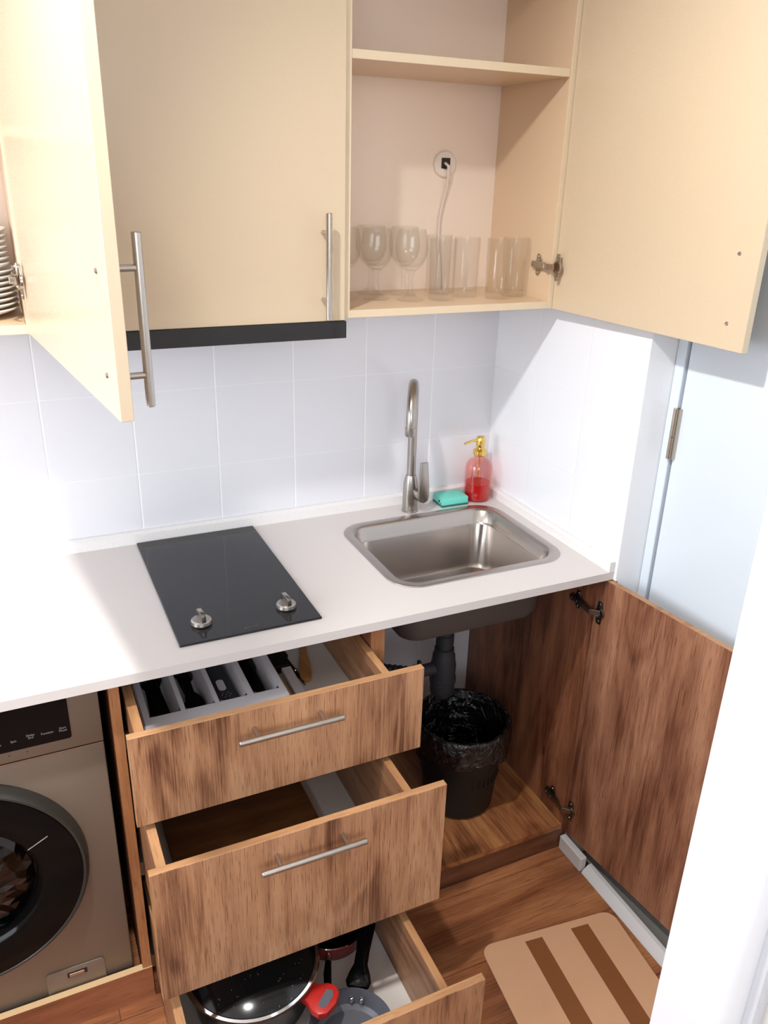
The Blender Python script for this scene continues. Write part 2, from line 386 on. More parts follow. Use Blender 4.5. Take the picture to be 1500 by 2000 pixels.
def thing(name, label, cat, loc, group=None):
    o = bpy.data.objects.new(name, None); col.objects.link(o); o.empty_display_size = 0.05
    o.location = Vector(loc)+Vector((0, 0, Z0)); ROOT[o.name] = o.location.copy()
    return tag(o, label, cat, group)
def struct(name, mb, mats, label=None, smooth=True):
    o = obj(name, mb, mats, None, smooth=smooth)
    # keep world-aligned texture coordinates for the setting
    o.data.transform(Matrix.Translation(o.location)); o.location = (0, 0, 0); ROOT[o.name] = Vector((0, 0, 0))
    o['kind'] = 'structure'; o['category'] = name.split('_')[0]
    if label: o['label'] = label
    return o
def dup(root, loc, label, name=None):
    """copy of a thing with copies of its parts and sub-parts; loc in worktop-relative height"""
    r = root.copy(); col.objects.link(r); r.location = Vector(loc)+Vector((0, 0, Z0)); ROOT[r.name] = r.location.copy()
    r['label'] = label
    for ch in list(root.children):
        c = ch.copy(); col.objects.link(c); c.parent = r
        for g in list(ch.children):
            d = g.copy(); col.objects.link(d); d.parent = c
    return r
def T(x, y, z): return Matrix.Translation((x, y, z))
def RZ(a): return Matrix.Rotation(a, 4, 'Z')
def text_mesh(name, body, size, Mt, mat, parent, label=None, extrude=0.0002):
    cu = bpy.data.curves.new('tmp_text', 'FONT'); cu.body = body; cu.size = size; cu.extrude = extrude; cu.align_x = 'CENTER'; cu.space_line = 0.9
    to = bpy.data.objects.new('tmp_text', cu); col.objects.link(to)
    dg = bpy.context.evaluated_depsgraph_get(); me = bpy.data.meshes.new_from_object(to.evaluated_get(dg))
    bpy.data.objects.remove(to); bpy.data.curves.remove(cu)
    mb = MB(); mb.bm.from_mesh(me); bpy.data.meshes.remove(me)
    return obj(name, mb, mat, parent, M=Mt, smooth=False, label=label)
FZ = -Z0                        # floor
CZ = 1.60                       # ceiling underside

# ================================================================== SETTING
struct('floor', MB().box(-3.0, -3.8, FZ-0.05, 0.30, 0.10, FZ), m_floor, 'brown wood-look laminate floor', smooth=False)
struct('ceiling', MB().box(-3.0, -3.8, CZ, 0.30, 0.10, CZ+0.05), m_ceil, 'white ceiling')
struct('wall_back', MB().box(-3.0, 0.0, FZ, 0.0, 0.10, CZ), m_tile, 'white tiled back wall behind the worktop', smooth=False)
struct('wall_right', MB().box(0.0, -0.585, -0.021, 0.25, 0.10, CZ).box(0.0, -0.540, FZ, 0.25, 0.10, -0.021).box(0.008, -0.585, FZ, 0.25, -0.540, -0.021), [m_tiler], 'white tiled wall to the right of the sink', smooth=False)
struct('wall_left', MB().box(-3.05, -3.8, FZ, -3.0, 0.10, CZ), m_wallr, 'plain wall on the left')
struct('wall_right_side', MB().box(0.14, -1.62, FZ, 0.25, -0.585, CZ), m_paint, 'white wall around the side door', smooth=False)
mb = MB(); mb.box(-0.56, -1.62, FZ, 0.25, -1.505, CZ); mb.box(-3.0, -1.62, FZ, -2.1, -1.505, CZ); mb.box(-2.1, -1.62, 1.45, -0.56, -1.505, CZ)
struct('wall_front', mb, m_offw, 'off-white wall around the kitchen doorway', smooth=False)
mb = MB(); mb.box(0.02, -3.8, FZ, 0.07, -1.62, CZ); mb.box(-3.0, -3.85, FZ, 0.07, -3.8, CZ)
struct('wall_hall', mb, m_offw, 'hall walls behind the camera')
# made-up frames around the two added fill lights (left wall, end of the hall)
def fill_frame(name, c, hy, hz, ax):
    mb = MB()
    for a0, a1, b0, b1 in ((-hy-0.05, hy+0.05, hz, hz+0.05), (-hy-0.05, hy+0.05, -hz-0.05, -hz), (-hy-0.05, -hy, -hz, hz), (hy, hy+0.05, -hz, hz)):
        if ax == 'x': mb.box(c[0], c[1]+a0, c[2]+b0, c[0]+0.04, c[1]+a1, c[2]+b1)
        else: mb.box(c[0]+a0, c[1], c[2]+b0, c[0]+a1, c[1]+0.04, c[2]+b1)
    struct(name, mb, m_paint, 'white frame added around an unseen fill light')
fill_frame('frame_fill_1', (-2.999, -0.95, 0.75), 0.58, 0.63, 'x')
fill_frame('frame_fill_2', (-1.5, -3.799, 1.90-Z0), 1.25, 0.50, 'y')
# doorway jamb close to the camera, rounded on the hall side
pts = [(-0.6, -1.402), (-0.6, -1.478)]
for i in range(7):
    a = i/6*PI/2; pts.append((-0.6+0.022*(1-math.cos(a)), -1.478-0.022*math.sin(a)))
pts += [(-0.45, -1.500), (-0.45, -1.402)]
struct('trim_1', MB().prism(pts, FZ, CZ), m_paint, 'white painted doorway jamb in the right foreground')
struct('trim_2', MB().box(-0.578, -1.512, FZ, -0.50, -1.4995, CZ), m_shadep, 'strip behind the doorway jamb with blue-grey shade painted on')

# side door in the right wall: frame, leaf, hinge
mb = MB(); mb.box(0.072, -0.612, FZ, 0.139, -0.586, 1.28, 0.0015); mb.box(0.072, -1.50, FZ, 0.139, -1.46, 1.28); mb.box(0.072, -1.46, 1.25, 0.139, -0.612, 1.28)
f1 = struct('trim_3', mb, m_paintd, 'white frame of the side door')
dleaf = struct('door_1', MB().box(0.077, -1.455, FZ+0.006, 0.117, -0.618, 1.245, 0.002), m_paintd, 'white side door leaf beside the sink')
mb = MB(); mb.tube([(0.070, -0.6145, 0.285), (0.070, -0.6145, 0.334)], 0.0065); mb.tube([(0.070, -0.6145, 0.336), (0.070, -0.6145, 0.398)], 0.0065)
mb.box(0.0695, -0.626, 0.285, 0.0765, -0.616, 0.398)
obj('hinge', mb, m_nickel, dleaf, label='silver barrel hinge')
# threshold and skirting along the right side
mb = MB()
mb.prism([(-0.030, FZ), (0.004, FZ+0.030), (0.010, FZ+0.030), (0.010, FZ)], -1.45, -0.642, 'y', mi=0) if False else None
mb.loft([[(-0.020, y, FZ), (-0.017, y, FZ+0.006), (0.000, y, FZ+0.020), (0.010, y, FZ+0.021), (0.010, y, FZ)] for y in (-1.40, -0.644)])
struct('baseboard_right', mb, m_skirt, 'white plastic floor channel under the open door')
struct('trim_4', MB().box(0.0105, -1.40, FZ, 0.069, -0.60, FZ+0.012), m_dust, 'dusty grey gap behind the floor channel')
mb = MB(); mb.box(-0.024, -0.640, FZ, -0.004, -0.546, -0.822, 0.002)
struct('baseboard_end', mb, m_skirt, 'white skirting end block beside the cabinet plinth')

# ceiling spot lamp
t = thing('ceiling_spotlight', 'round white ceiling spotlight above the kitchen', 'lamp', (LAMP.x, LAMP.y, CZ))
obj('lamp_housing', MB().lathe([(0.0, CZ-Z0*0), (0.055, CZ), (0.06, CZ-0.01), (0.05, CZ-0.025), (0.045, CZ-0.01), (0.0, CZ-0.01)], (LAMP.x, LAMP.y, 0)), m_paint, t)
obj('bulb', MB().lathe([(0, CZ-0.026), (0.03, CZ-0.024), (0.038, CZ-0.015), (0.038, CZ-0.011), (0, CZ-0.011)], (LAMP.x, LAMP.y, 0)), m_lampd, t)

# ================================================================== WORKTOP with sink cut-out
SX0, SX1, SY0, SY1 = -0.513, -0.048, -0.478, -0.098   # outer rim of the sink
t = thing('worktop', 'long white laminate worktop holding the hob and the sink', 'worktop', (-1.0, -0.3, -0.02))
seg = 8; ax0, ay0, ax1, ay1 = SX0+0.014, SY0+0.014, SX1-0.014, SY1-0.014
outer = []; inner = rrect(ax0, ay0, ax1, ay1, 0.06, seg)
X0, X1, Y0, Y1 = -2.40, -0.0005, -0.576, -0.0005
cx, cy = (ax0+ax1)/2, (ay0+ay1)/2
for k, (px, py) in enumerate(inner):
    q = k // (seg+1); i = k % (seg+1)
    # push each rim point out to the slab border
    if q == 0: p = (X1, py) if i < seg/2 else ((px, Y1) if i > seg/2 else (X1, Y1))
    elif q == 1: p = (px, Y1) if i < seg/2 else ((-0.70, py) if i > seg/2 else (-0.70, Y1))
    elif q == 2: p = (-0.70, py) if i < seg/2 else ((px, Y0) if i > seg/2 else (-0.70, Y0))
    else: p = (px, Y0) if i < seg/2 else ((X1, py) if i > seg/2 else (X1, Y0))
    outer.append(p)
tb = bmesh.new()
def V(p, z): return tb.verts.new((p[0], p[1], z))
oT = [V(p, 0) for p in outer]; iT = [V(p, 0) for p in inner]; oB = [V(p, -0.02) for p in outer]; iB = [V(p, -0.02) for p in inner]
K = len(outer)
for k in range(K):
    j = (k+1) % K
    tb.faces.new((oT[k], oT[j], iT[j], iT[k])); tb.faces.new((oB[j], oB[k], iB[k], iB[j])); tb.faces.new((iT[k], iT[j], iB[j], iB[k])); tb.faces.new((oT[j], oT[k], oB[k], oB[j]))
bmesh.ops.remove_doubles(tb, verts=tb.verts[:], dist=1e-5); bmesh.ops.recalc_face_normals(tb, faces=tb.faces[:])
mb = MB(); mb._merge(tb); mb.box(X0, Y0, -0.02, -0.70, Y1, 0.0)
obj('slab', mb, m_counter, t)
obj('upstand', MB().prism([(-0.0005, 0), (-0.0005, 0.030), (-0.008, 0.030), (-0.015, 0.024), (-0.016, 0.0)], X0, -0.0005, 'x', M=None), m_trimw, t)
mb = MB(); mb.prism([(-0.0005, 0), (-0.0005, 0.026), (-0.008, 0.026), (-0.014, 0.020), (-0.015, 0.0)], -0.574, -0.016, 'y'); mb.box(-0.0155, -0.5765, 0, -0.0005, -0.572, 0.0265, 0.001)
obj('upstand', mb, m_trimw, t)

# ================================================================== HOB
t = thing('hob', 'black glass two-zone hob set into the white worktop', 'hob', (-0.8555, -0.271, 0.0))
obj('glass_plate', MB().box(-1.0008, -0.5217, 0.0, -0.7099, -0.0204, 0.005, 0.0012), m_hob, t)
for nm, kx, ky in (('knob', -0.943, -0.455), ('knob', -0.765, -0.455)):
    mb = MB(); mb.lathe([(0.0, 0.0055), (0.020, 0.0055), (0.0215, 0.008), (0.0205, 0.014), (0.018, 0.0165), (0.0, 0.0165)], (kx, ky, 0))
    mb.prism([(-0.019, 0.015), (0.019, 0.015), (0.0185, 0.030), (0.012, 0.034), (-0.012, 0.034), (-0.0185, 0.030)], -0.0045, 0.0045, 'x', M=T(kx, ky, 0) @ RZ(math.radians(6)), bev=0.0012)
    obj(nm, mb, m_steel, t, label='brushed steel rotary knob')
text_mesh('logo_lettering', 'gorenje', 0.011, T(-0.853, -0.507, 0.0052), m_textd, t, 'faint grey maker lettering')

# ================================================================== SINK
t = thing('sink', 'rectangular stainless steel sink with rounded corners in the worktop', 'sink', ((SX0+SX1)/2, (SY0+SY1)/2, 0))
def sr(inset, z, r): return rring(SX0+inset, SY0+inset, SX1-inset, SY1-inset, r, z, 10)
rings = [sr(0.0, 0.0005, 0.070), sr(0.001, 0.0025, 0.070), sr(0.004, 0.0032, 0.068), sr(0.020, 0.0025, 0.056), sr(0.024, 0.0005, 0.054), sr(0.028, -0.004, 0.052), sr(0.034, -0.030, 0.050), sr(0.0365, -0.034, 0.048),
         sr(0.0385, -0.0335, 0.047), sr(0.040, -0.036, 0.046), sr(0.043, -0.150, 0.046), sr(0.050, -0.163, 0.042), sr(0.065, -0.170, 0.036), sr(0.12, -0.173, 0.03)]
obj('bowl', MB().loft(rings, False, True), m_sink, t)
rings = [sr(0.016, -0.004, 0.058), sr(0.022, -0.030, 0.056), sr(0.034, -0.040, 0.054), sr(0.036, -0.150, 0.054), sr(0.046, -0.170, 0.048), sr(0.07, -0.178, 0.03)]
obj('underside', MB().loft(rings, False, True), m_sinkdk, t, label='dark grey coated outside of the bowl')
mb = MB(); mb.lathe([(0.0, -0.1705), (0.012, -0.1705), (0.03, -0.169), (0.042, -0.1715), (0.043, -0.173)], (-0.275, -0.285, 0)); obj('drain', mb, m_chrome, t)

# drain trap beneath the sink
t = thing('drain_trap', 'dark grey bottle trap and waste pipe hanging under the sink', 'pipe', (-0.275, -0.285, -0.49))
obj('trap_body', MB().lathe([(0.0, -0.466), (0.012, -0.465), (0.024, -0.460), (0.031, -0.451), (0.033, -0.44), (0.0335, -0.415), (0.036, -0.413), (0.036, -0.40), (0.0335, -0.398), (0.034, -0.36), (0.031, -0.345), (0.030, -0.33), (0.027, -0.325), (0.026, -0.31), (0.0, -0.31)], (-0.275, -0.285, 0), 32), m_dgrey, t)
mb = MB(); mb.lathe([(0.0, -0.32), (0.020, -0.32), (0.020, -0.30), (0.024, -0.298), (0.024, -0.27), (0.020, -0.268), (0.019, -0.20), (0.034, -0.198), (0.036, -0.1785), (0.0, -0.1785)], (-0.275, -0.285, 0), 32); obj('inlet_pipe', mb, m_dgrey, t)
mb = MB(); pts = [(-0.30, -0.285, -0.368), (-0.34, -0.285, -0.368)]; rr = [0.017, 0.017]
pts += [(-0.342, -0.285, -0.368), (-0.358, -0.285, -0.368), (-0.360, -0.285, -0.368), (-0.375, -0.283, -0.368)]; rr += [0.0215, 0.0215, 0.018, 0.018]
for i in range(12):
    x = -0.378-i*0.006; pts.append((x, -0.28+i*0.004, -0.368)); rr.append(0.0195 if i % 2 else 0.0165)
pts += [(-0.46, -0.20, -0.368), (-0.48, -0.10, -0.39), (-0.48, -0.002, -0.395)]; rr += [0.018]*3
mb.tube(pts, rr, 18); mb.box(-0.352, -0.292, -0.349, -0.344, -0.278, -0.335, 0.001)
obj('outlet_pipe', mb, m_dgrey, t, label='ribbed outlet pipe')

# ================================================================== FAUCET
FX, FY = -0.283, -0.066
t = thing('faucet', 'brushed steel swan-neck faucet behind the sink', 'faucet', (FX, FY, 0))
obj('faucet_body', MB().lathe([(0.0, 0.0005), (0.0225, 0.0005), (0.0225, 0.003), (0.0205, 0.005), (0.0205, 0.060), (0.0195, 0.078), (0.0165, 0.094), (0.0135, 0.104), (0.0, 0.104)], (FX, FY, 0)), m_steel, t)
dx, dy = -0.49, -0.872; R_ = 0.080; pts = [(FX, FY, 0.09), (FX, FY, 0.16), (FX, FY, 0.22), (FX, FY, 0.290)]
for i in range(1, 19):
    a = PI*i/18; q = R_*(1-math.cos(a)); pts.append((FX+dx*q, FY+dy*q, 0.290+R_*math.sin(a)))
pts.append((FX+dx*2*R_, FY+dy*2*R_, 0.282))
obj('spout', MB().tube(pts, 0.0118, 20), m_steel, t)
ex, ey = FX+dx*2*R_, FY+dy*2*R_
obj('aerator', MB().lathe([(0.0, 0.262), (0.0125, 0.262), (0.0132, 0.264), (0.0132, 0.283), (0.0, 0.283)], (ex, ey, 0)), m_steel, t)
ax_ = Vector((0.10, -0.99, 0)).normalized(); hc = Vector((FX+0.014, FY, 0.052))
obj('lever_hub', MB().tube([hc+ax_*0.010, hc+ax_*0.040], 0.0165, 28), m_steel, t)
sx_ = Vector((-ax_.y, ax_.x, 0)); Ml = Matrix((sx_, Vector((0, 0, 1)), -ax_)).transposed().to_4x4(); Ml.translation = hc+ax_*0.040
obj('lever', MB().prism([(-0.0165, 0.0), (-0.012, -0.012), (0.0, -0.0165), (0.012, -0.012), (0.0165, 0.0), (0.0155, 0.030), (0.0085, 0.098), (-0.013, 0.098), (-0.0165, 0.030)], -0.006, 0.0015, 'z', M=Ml, bev=0.0015), m_steel, t)

# ================================================================== SOAP AND SPONGE
t = thing('soap_dispenser', 'pink glass soap bottle with gold pump and red soap in the corner', 'soap dispenser', (-0.0665, -0.0575, 0))
bc = (-0.0665, -0.0575, 0)
prof = [(0, 0.0005), (0.031, 0.0005), (0.0365, 0.004), (0.0375, 0.012)]
for i in range(1, 15):
    z = 0.012+i*0.0055; prof.append((0.0375+0.0007*math.sin(i*2.2), z))
prof += [(0.0370, 0.096), (0.0345, 0.107), (0.029, 0.116), (0.020, 0.122), (0.0155, 0.125), (0.0150, 0.131), (0.0125, 0.131), (0.0125, 0.125), (0.018, 0.119), (0.027, 0.113), (0.032, 0.104), (0.0345, 0.094), (0.0350, 0.012), (0.033, 0.006), (0, 0.005)]
obj('bottle', MB().lathe(prof, bc, 48), m_sglass, t, label='ribbed pink glass bottle')
obj('liquid_soap', MB().lathe([(0, 0.0055), (0.0328, 0.0065), (0.0345, 0.012), (0.0345, 0.053), (0, 0.053)], bc, 48), m_soap, t, label='red liquid soap')
mb = MB(); mb.lathe([(0, 0.1315), (0.0165, 0.1315), (0.0185, 0.134), (0.0185, 0.146), (0.016, 0.149), (0.011, 0.151), (0.009, 0.154), (0.012, 0.157), (0.0125, 0.163), (0.0125, 0.181), (0.010, 0.185), (0, 0.1855)], bc, 32)
mb.tube([(bc[0], bc[1], 0.176), (bc[0]-0.03, bc[1]-0.006, 0.177), (bc[0]-0.055, bc[1]-0.011, 0.174), (bc[0]-0.058, bc[1]-0.0115, 0.172)], [0.004, 0.0035, 0.003, 0.0028], 12)
mb.tube([(bc[0], bc[1], 0.13), (bc[0], bc[1], 0.010)], 0.0022, 8)
obj('pump', mb, m_gold, t, label='gold pump head')
t = thing('sponge', 'turquoise rectangular sponge between the faucet and the soap', 'sponge', (-0.155, -0.06, 0))
Ms = T(-0.150, -0.055, 0) @ RZ(math.radians(-2))
mb = MB(); mb.box(-0.041, -0.029, 0.005, 0.041, 0.029, 0.025, 0.003, M=Ms, seg=2)
obj('foam', mb, m_teal, t)
obj('scouring_pad', MB().box(-0.041, -0.029, 0.0008, 0.041, 0.029, 0.005, 0.001, M=Ms), m_tealdk, t, label='dark green scouring pad')
mb = MB(); mb.tube([(-0.0405, -0.012, 0.014), (-0.0418, -0.012, 0.014)], 0.0038, 14, M=Ms); mb.tube([(-0.0405, -0.022, 0.010), (-0.0418, -0.022, 0.010)], 0.002, 12, M=Ms)
obj('hole', mb, m_black, t)

# ================================================================== BAR HANDLES
def bar_handle(parent, c, along, out, length=0.205, post=0.13, standoff=0.034, r=0.006, name='handle', mat=None):
    """c = centre on the face; along = bar direction; out = face normal"""
    c = Vector(c); a = Vector(along).normalized(); o_ = Vector(out).normalized(); mb = MB()
    p = c+o_*standoff
    mb.tube([p-a*length/2, p-a*(length/2-0.001), p+a*(length/2-0.001), p+a*length/2], [r*0.85, r, r, r*0.85], 20)
    for s_ in (-1, 1): mb.tube([c+a*post/2*s_+o_*0.0002, p+a*post/2*s_], r*0.72, 14)
    return obj(name, mb, mat or m_steelx, parent, label='round brushed steel bar handle')

# ================================================================== HINGE (cup and arm)
def cab_hinge(parent, pt, din, ddoor, nside, ndoor, mat, s_=1.0):
    """pt hinge corner; din = into cabinet along side panel; ddoor = along door away from hinge; nside/ndoor = panel normals"""
    P_ = Vector(pt); a = Vector(din).normalized(); b_ = Vector(ddoor).normalized(); ns = Vector(nside).normalized(); nd = Vector(ndoor).normalized(); zz = Vector((0, 0, 1))
    def fr(o_, x_, y_, z_): 
        Mx = Matrix((x_, y_, z_)).transposed().to_4x4(); Mx.translation = o_; return Mx
    mb = MB()
    Ma = fr(P_, a, zz, ns)
    mb.prism([(0.034, -0.008), (0.045, -0.024), (0.054, -0.024), (0.058, -0.008), (0.072, -0.006), (0.072, 0.006), (0.058, 0.008), (0.054, 0.024), (0.045, 0.024), (0.034, 0.008)], 0.0006, 0.004, 'z', M=Ma, bev=0.0006)
    mb.box(0.014, -0.0075, 0.004, 0.066, 0.0075, 0.012, 0.002, M=Ma)
    for yy in (-0.018, 0.018): mb.lathe([(0, 0.0062), (0.003, 0.006), (0.0042, 0.004)], (0.0495, yy, 0), 12, M=Ma)
    mb.lathe([(0, 0.0145), (0.003, 0.0142), (0.0036, 0.012)], (0.045, 0, 0), 12, M=Ma)
    mb.lathe([(0, 0.0145), (0.003, 0.0142), (0.0036, 0.012)], (0.060, 0, 0), 12, M=Ma)
    Mb = fr(P_, b_, zz, nd)
    mb.prism([(0.014, -0.010), (0.020, -0.030), (0.030, -0.030), (0.032, -0.012), (0.032, 0.012), (0.030, 0.030), (0.020, 0.030), (0.014, 0.010)], 0.0006, 0.003, 'z', M=Mb, bev=0.0005)
    mb.lathe([(0.0, 0.0032), (0.010, 0.0032), (0.013, 0.005), (0.014, 0.003), (0.014, 0.0006)], (0.024, 0, 0), 20, M=Mb)
    for yy in (-0.024, 0.024): mb.lathe([(0, 0.0056), (0.003, 0.0052), (0.0042, 0.003)], (0.0245, yy, 0), 12, M=Mb)
    # bridging arm
    p0 = P_+a*0.018+ns*0.009; p1 = P_+b_*0.018+nd*0.010
    mid = (p0+p1)/2+(ns+nd)*0.004
    yv = zz; 
    for q0, q1 in ((p0, mid), (mid, p1)):
        x_ = (q1-q0).normalized(); Mc = fr(q0, x_, yv, x_.cross(yv))
        mb.box(-0.002, -0.0065, -0.0012, (q1-q0).length+0.002, 0.0065, 0.0012, 0.0005, M=Mc)
    return obj('hinge', mb, mat, parent, label='metal cup hinge')

# ================================================================== DRAWER CABINET
TH = 0.016
t = thing('drawer_cabinet', 'wood-look drawer cabinet with three drawers pulled out under the hob', 'cabinet', (-0.86, -0.30, FZ))
obj('side_panel', MB().box(-1.140, -0.543, FZ+0.07, -1.121, -0.01, -0.0205, edges=('y', 1)), [m_side, m_edgez], t)
obj('side_panel', MB().box(-0.6085, -0.543, FZ+0.07, -0.5925, -0.01, -0.0205, edges=('y', 1)), [m_side, m_edgez], t)
obj('back_panel', MB().box(-1.121, -0.022, FZ+0.07, -0.6085, -0.012, -0.0205), m_side, t)
obj('plinth', MB().box(-1.119, -0.5435, FZ, -0.5925, -0.528, -0.797), m_plinth, t)
mb = MB(); mb.box(-1.121, -0.55, -0.075, -0.6085, -0.50, -0.0225) if False else mb.box(-1.121, -0.10, -0.040, -0.6085, -0.024, -0.0225)
obj('top_rail', mb, m_side, t)
def drawer(y, zt, zb, zfl, boxh, mat, hz, back):
    """y = outer face of front; zfl = height of box floor; back = y of box rear"""
    yi = y+TH
    d_ = obj('drawer', MB().box(-1.1268, y, zb, -0.5443, yi, zt, 0.0008, edges=('xz', 1)), [mat, m_edge], t)
    for x0, x1 in ((-1.112, -1.094), (-0.628, -0.6115)):
        obj('drawer_side', MB().box(x0, yi+0.0002, zfl-0.012, x1, back, boxh, 0.0006, edges=('z', 1)), [m_boxside, m_edgey], d_)
    obj('drawer_back', MB().box(-1.0938, back-0.016, zfl+0.0002, -0.6282, back, boxh-0.01), m_boxside, d_)
    obj('drawer_floor', MB().box(-1.0938, yi+0.0002, zfl-0.008, -0.6282, back, zfl), m_white, d_, label='white drawer floor')
    for x0, x1 in ((-1.1205, -1.1125), (-0.6112, -0.6088)):
        obj('runner', MB().box(x0, -0.55, zfl+0.02, x1, -0.08, zfl+0.055), m_dnickel, d_)
    bar_handle(d_, (-0.8355, y, hz), (1, 0, 0), (0, -1, 0))
    return d_
drawer(-0.6664, -0.0713, -0.2696, -0.200, -0.078, m_front, -0.114, -0.22)
drawer(-0.7845, -0.2735, -0.5830, -0.523, -0.283, m_front2, -0.3155, -0.30)
drawer(-0.9774, -0.5972, -0.8400, -0.790, -0.617, m_front3, -0.640, -0.45)

# ================================================================== SINK CABINET
t = thing('sink_cabinet', 'open wood-look cabinet under the sink with its door swung right', 'cabinet', (-0.30, -0.30, FZ))
obj('side_panel', MB().box(-0.5923, -0.543, FZ, -0.5763, -0.01, -0.0205, edges=('y', 1)), [m_side, m_edgez], t)
obj('side_panel', MB().box(-0.020, -0.543, FZ, -0.004, -0.002, -0.0205, edges=('y', 1)), [m_side, m_door], t)
obj('bottom_board', MB().box(-0.5761, -0.5425, -0.803, -0.0205, -0.01, -0.787), m_base, t)
obj('plinth', MB().box(-0.5761, -0.5430, FZ, -0.0205, -0.528, -0.8035), m_plinth, t)
# open door: inner face from A to B
A = Vector((-0.0175, -0.5455)); B = Vector((0.0370, -1.088)); L_ = (B-A).length; ang = math.atan2(B.y-A.y, B.x-A.x)
Md = T(A.x, A.y, 0) @ RZ(ang)      # local x along door, local +y = outer side (towards +x)
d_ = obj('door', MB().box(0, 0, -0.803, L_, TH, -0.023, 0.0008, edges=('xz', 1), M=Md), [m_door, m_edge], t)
dirv = Vector((math.cos(ang), math.sin(ang), 0)); nin = Vector((math.sin(ang), -math.cos(ang), 0))
if nin.x > 0: nin = -nin
for hz in (-0.112, -0.722):
    cab_hinge(d_, (-0.006, -0.563, hz), (0, 1, 0), dirv, (-1, 0, 0), nin, m_dnickel) if False else None
def lower_hinge(hz):
    mb = MB(); zz = Vector((0, 0, 1))
    def fr(o_, x_, z_):
        x_ = x_.normalized(); z_ = z_.normalized(); y_ = z_.cross(x_); Mx = Matrix((x_, y_, z_)).transposed().to_4x4(); Mx.translation = o_; return Mx
    Ma = fr(Vector((-0.020, -0.532, hz)), Vector((0, 1, 0)), Vector((-1, 0, 0)))
    mb.prism([(0.030, -0.008), (0.036, -0.024), (0.047, -0.024), (0.052, -0.008), (0.068, -0.006), (0.068, 0.006), (0.052, 0.008), (0.047, 0.024), (0.036, 0.024), (0.030, 0.008)], 0.0006, 0.004, 'z', M=Ma, bev=0.0006)
    mb.box(0.006, -0.0075, 0.004, 0.064, 0.0075, 0.014, 0.002, M=Ma)
    for yy in (-0.018, 0.018): mb.lathe([(0, 0.0065), (0.003, 0.006), (0.0042, 0.004)], (0.0415, yy, 0), 12, M=Ma)
    for xx in (0.036, 0.056): mb.lathe([(0, 0.0165), (0.003, 0.016), (0.0036, 0.014)], (xx, 0, 0), 12, M=Ma)
    o_ = Vector((A.x, A.y, hz)); Mb = fr(o_, dirv, nin)
    mb.prism([(0.010, -0.010), (0.014, -0.030), (0.026, -0.030), (0.030, -0.012), (0.030, 0.012), (0.026, 0.030), (0.014, 0.030), (0.010, 0.010)], 0.0006, 0.003, 'z', M=Mb, bev=0.0005)
    mb.lathe([(0.0, 0.0032), (0.010, 0.0032), (0.013, 0.005), (0.014, 0.003), (0.014, 0.0006)], (0.021, 0, 0), 20, M=Mb)
    for yy in (-0.023, 0.023): mb.lathe([(0, 0.0056), (0.003, 0.0052), (0.0042, 0.003)], (0.020, yy, 0), 12, M=Mb)
    p0 = Vector((-0.033, -0.524, hz)); p1 = o_+dirv*0.004+nin*0.020; p2 = o_+dirv*0.022+nin*0.004
    for q0, q1 in ((p0, p1), (p1, p2)):
        x_ = (q1-q0).normalized(); z_ = x_.cross(zz); Mc = Matrix((x_, zz, z_)).transposed().to_4x4(); Mc.translation = q0
        mb.box(-0.002, -0.007, -0.0012, (q1-q0).length+0.002, 0.007, 0.0012, 0.0005, M=Mc)
    return mb
for hz in (-0.112, -0.722): obj('hinge', lower_hinge(hz), m_dnickel, d_, label='metal cup hinge')

# ================================================================== WASHING MACHINE and kickboard
t = thing('washing_machine', 'champagne-grey front-loading washing machine with black round door', 'washing machine', (-1.45, -0.27, -0.78))
WX0, WX1, WY = -1.748, -1.157, -0.524
obj('body', MB().box(WX0, WY, -0.790, WX1, -0.02, -0.168, 0.004, seg=2), m_wash, t)
for fx_ in (-1.20, -1.70):
    for fy_ in (-0.48, -0.08): obj('foot', MB().lathe([(0, FZ), (0.02, FZ), (0.02, -0.791), (0, -0.791)], (fx_, fy_, 0), 16), m_black, t)
p = obj('control_panel', MB().box(WX0, WY-0.001, -0.1665, WX1, -0.02, -0.026, 0.003, seg=2), m_wash, t)
obj('seam_strip', MB().box(WX0+0.003, WY-0.0018, -0.1695, WX1-0.003, WY+0.004, -0.1668), m_nickel, t)
obj('display', MB().prism(rrect(-1.56, -0.141, -1.212, -0.050, 0.005, 4), WY-0.0025, WY-0.0005, 'y'), m_blackg, p, label='black glass display strip')
Mt = lambda x, z: T(x, WY-0.0026, z) @ Matrix.Rotation(PI/2, 4, 'X')
for body, x, z in (('Start\nPause', -1.2255, -0.117), ('Function', -1.2525, -0.1205), ('Delay\nEnd', -1.281, -0.117), ('Spin', -1.310, -0.1225), ('Temp', -1.338, -0.124)):
    text_mesh('button_lettering', body, 0.0062, Mt(x, z), m_text, p)
for ix_ in (-1.2905, -1.321): obj('indicator_dot', MB().lathe([(0, WY-0.0016), (0.0012, WY-0.0014), (0.0014, WY)], (ix_, 0, -0.1505), 10, 'y'), m_black, p)
dc = (-1.450, 0, -0.420)
d_ = obj('door', MB().lathe([(0.237, WY), (0.236, WY-0.016), (0.233, WY-0.026), (0.229, WY-0.030), (0.225, WY-0.030), (0.223, WY-0.026), (0.223, WY)], dc, 72, 'y'), m_washdk, t, label='dark grey door ring')
obj('door_glass', MB().lathe([(0.2226, WY-0.002), (0.2226, WY-0.0285), (0.20, WY-0.0300), (0.16, WY-0.0312), (0.150, WY-0.030), (0.146, WY-0.026), (0.14, WY-0.004), (0, WY-0.004)], dc, 72, 'y'), m_washglass, d_)
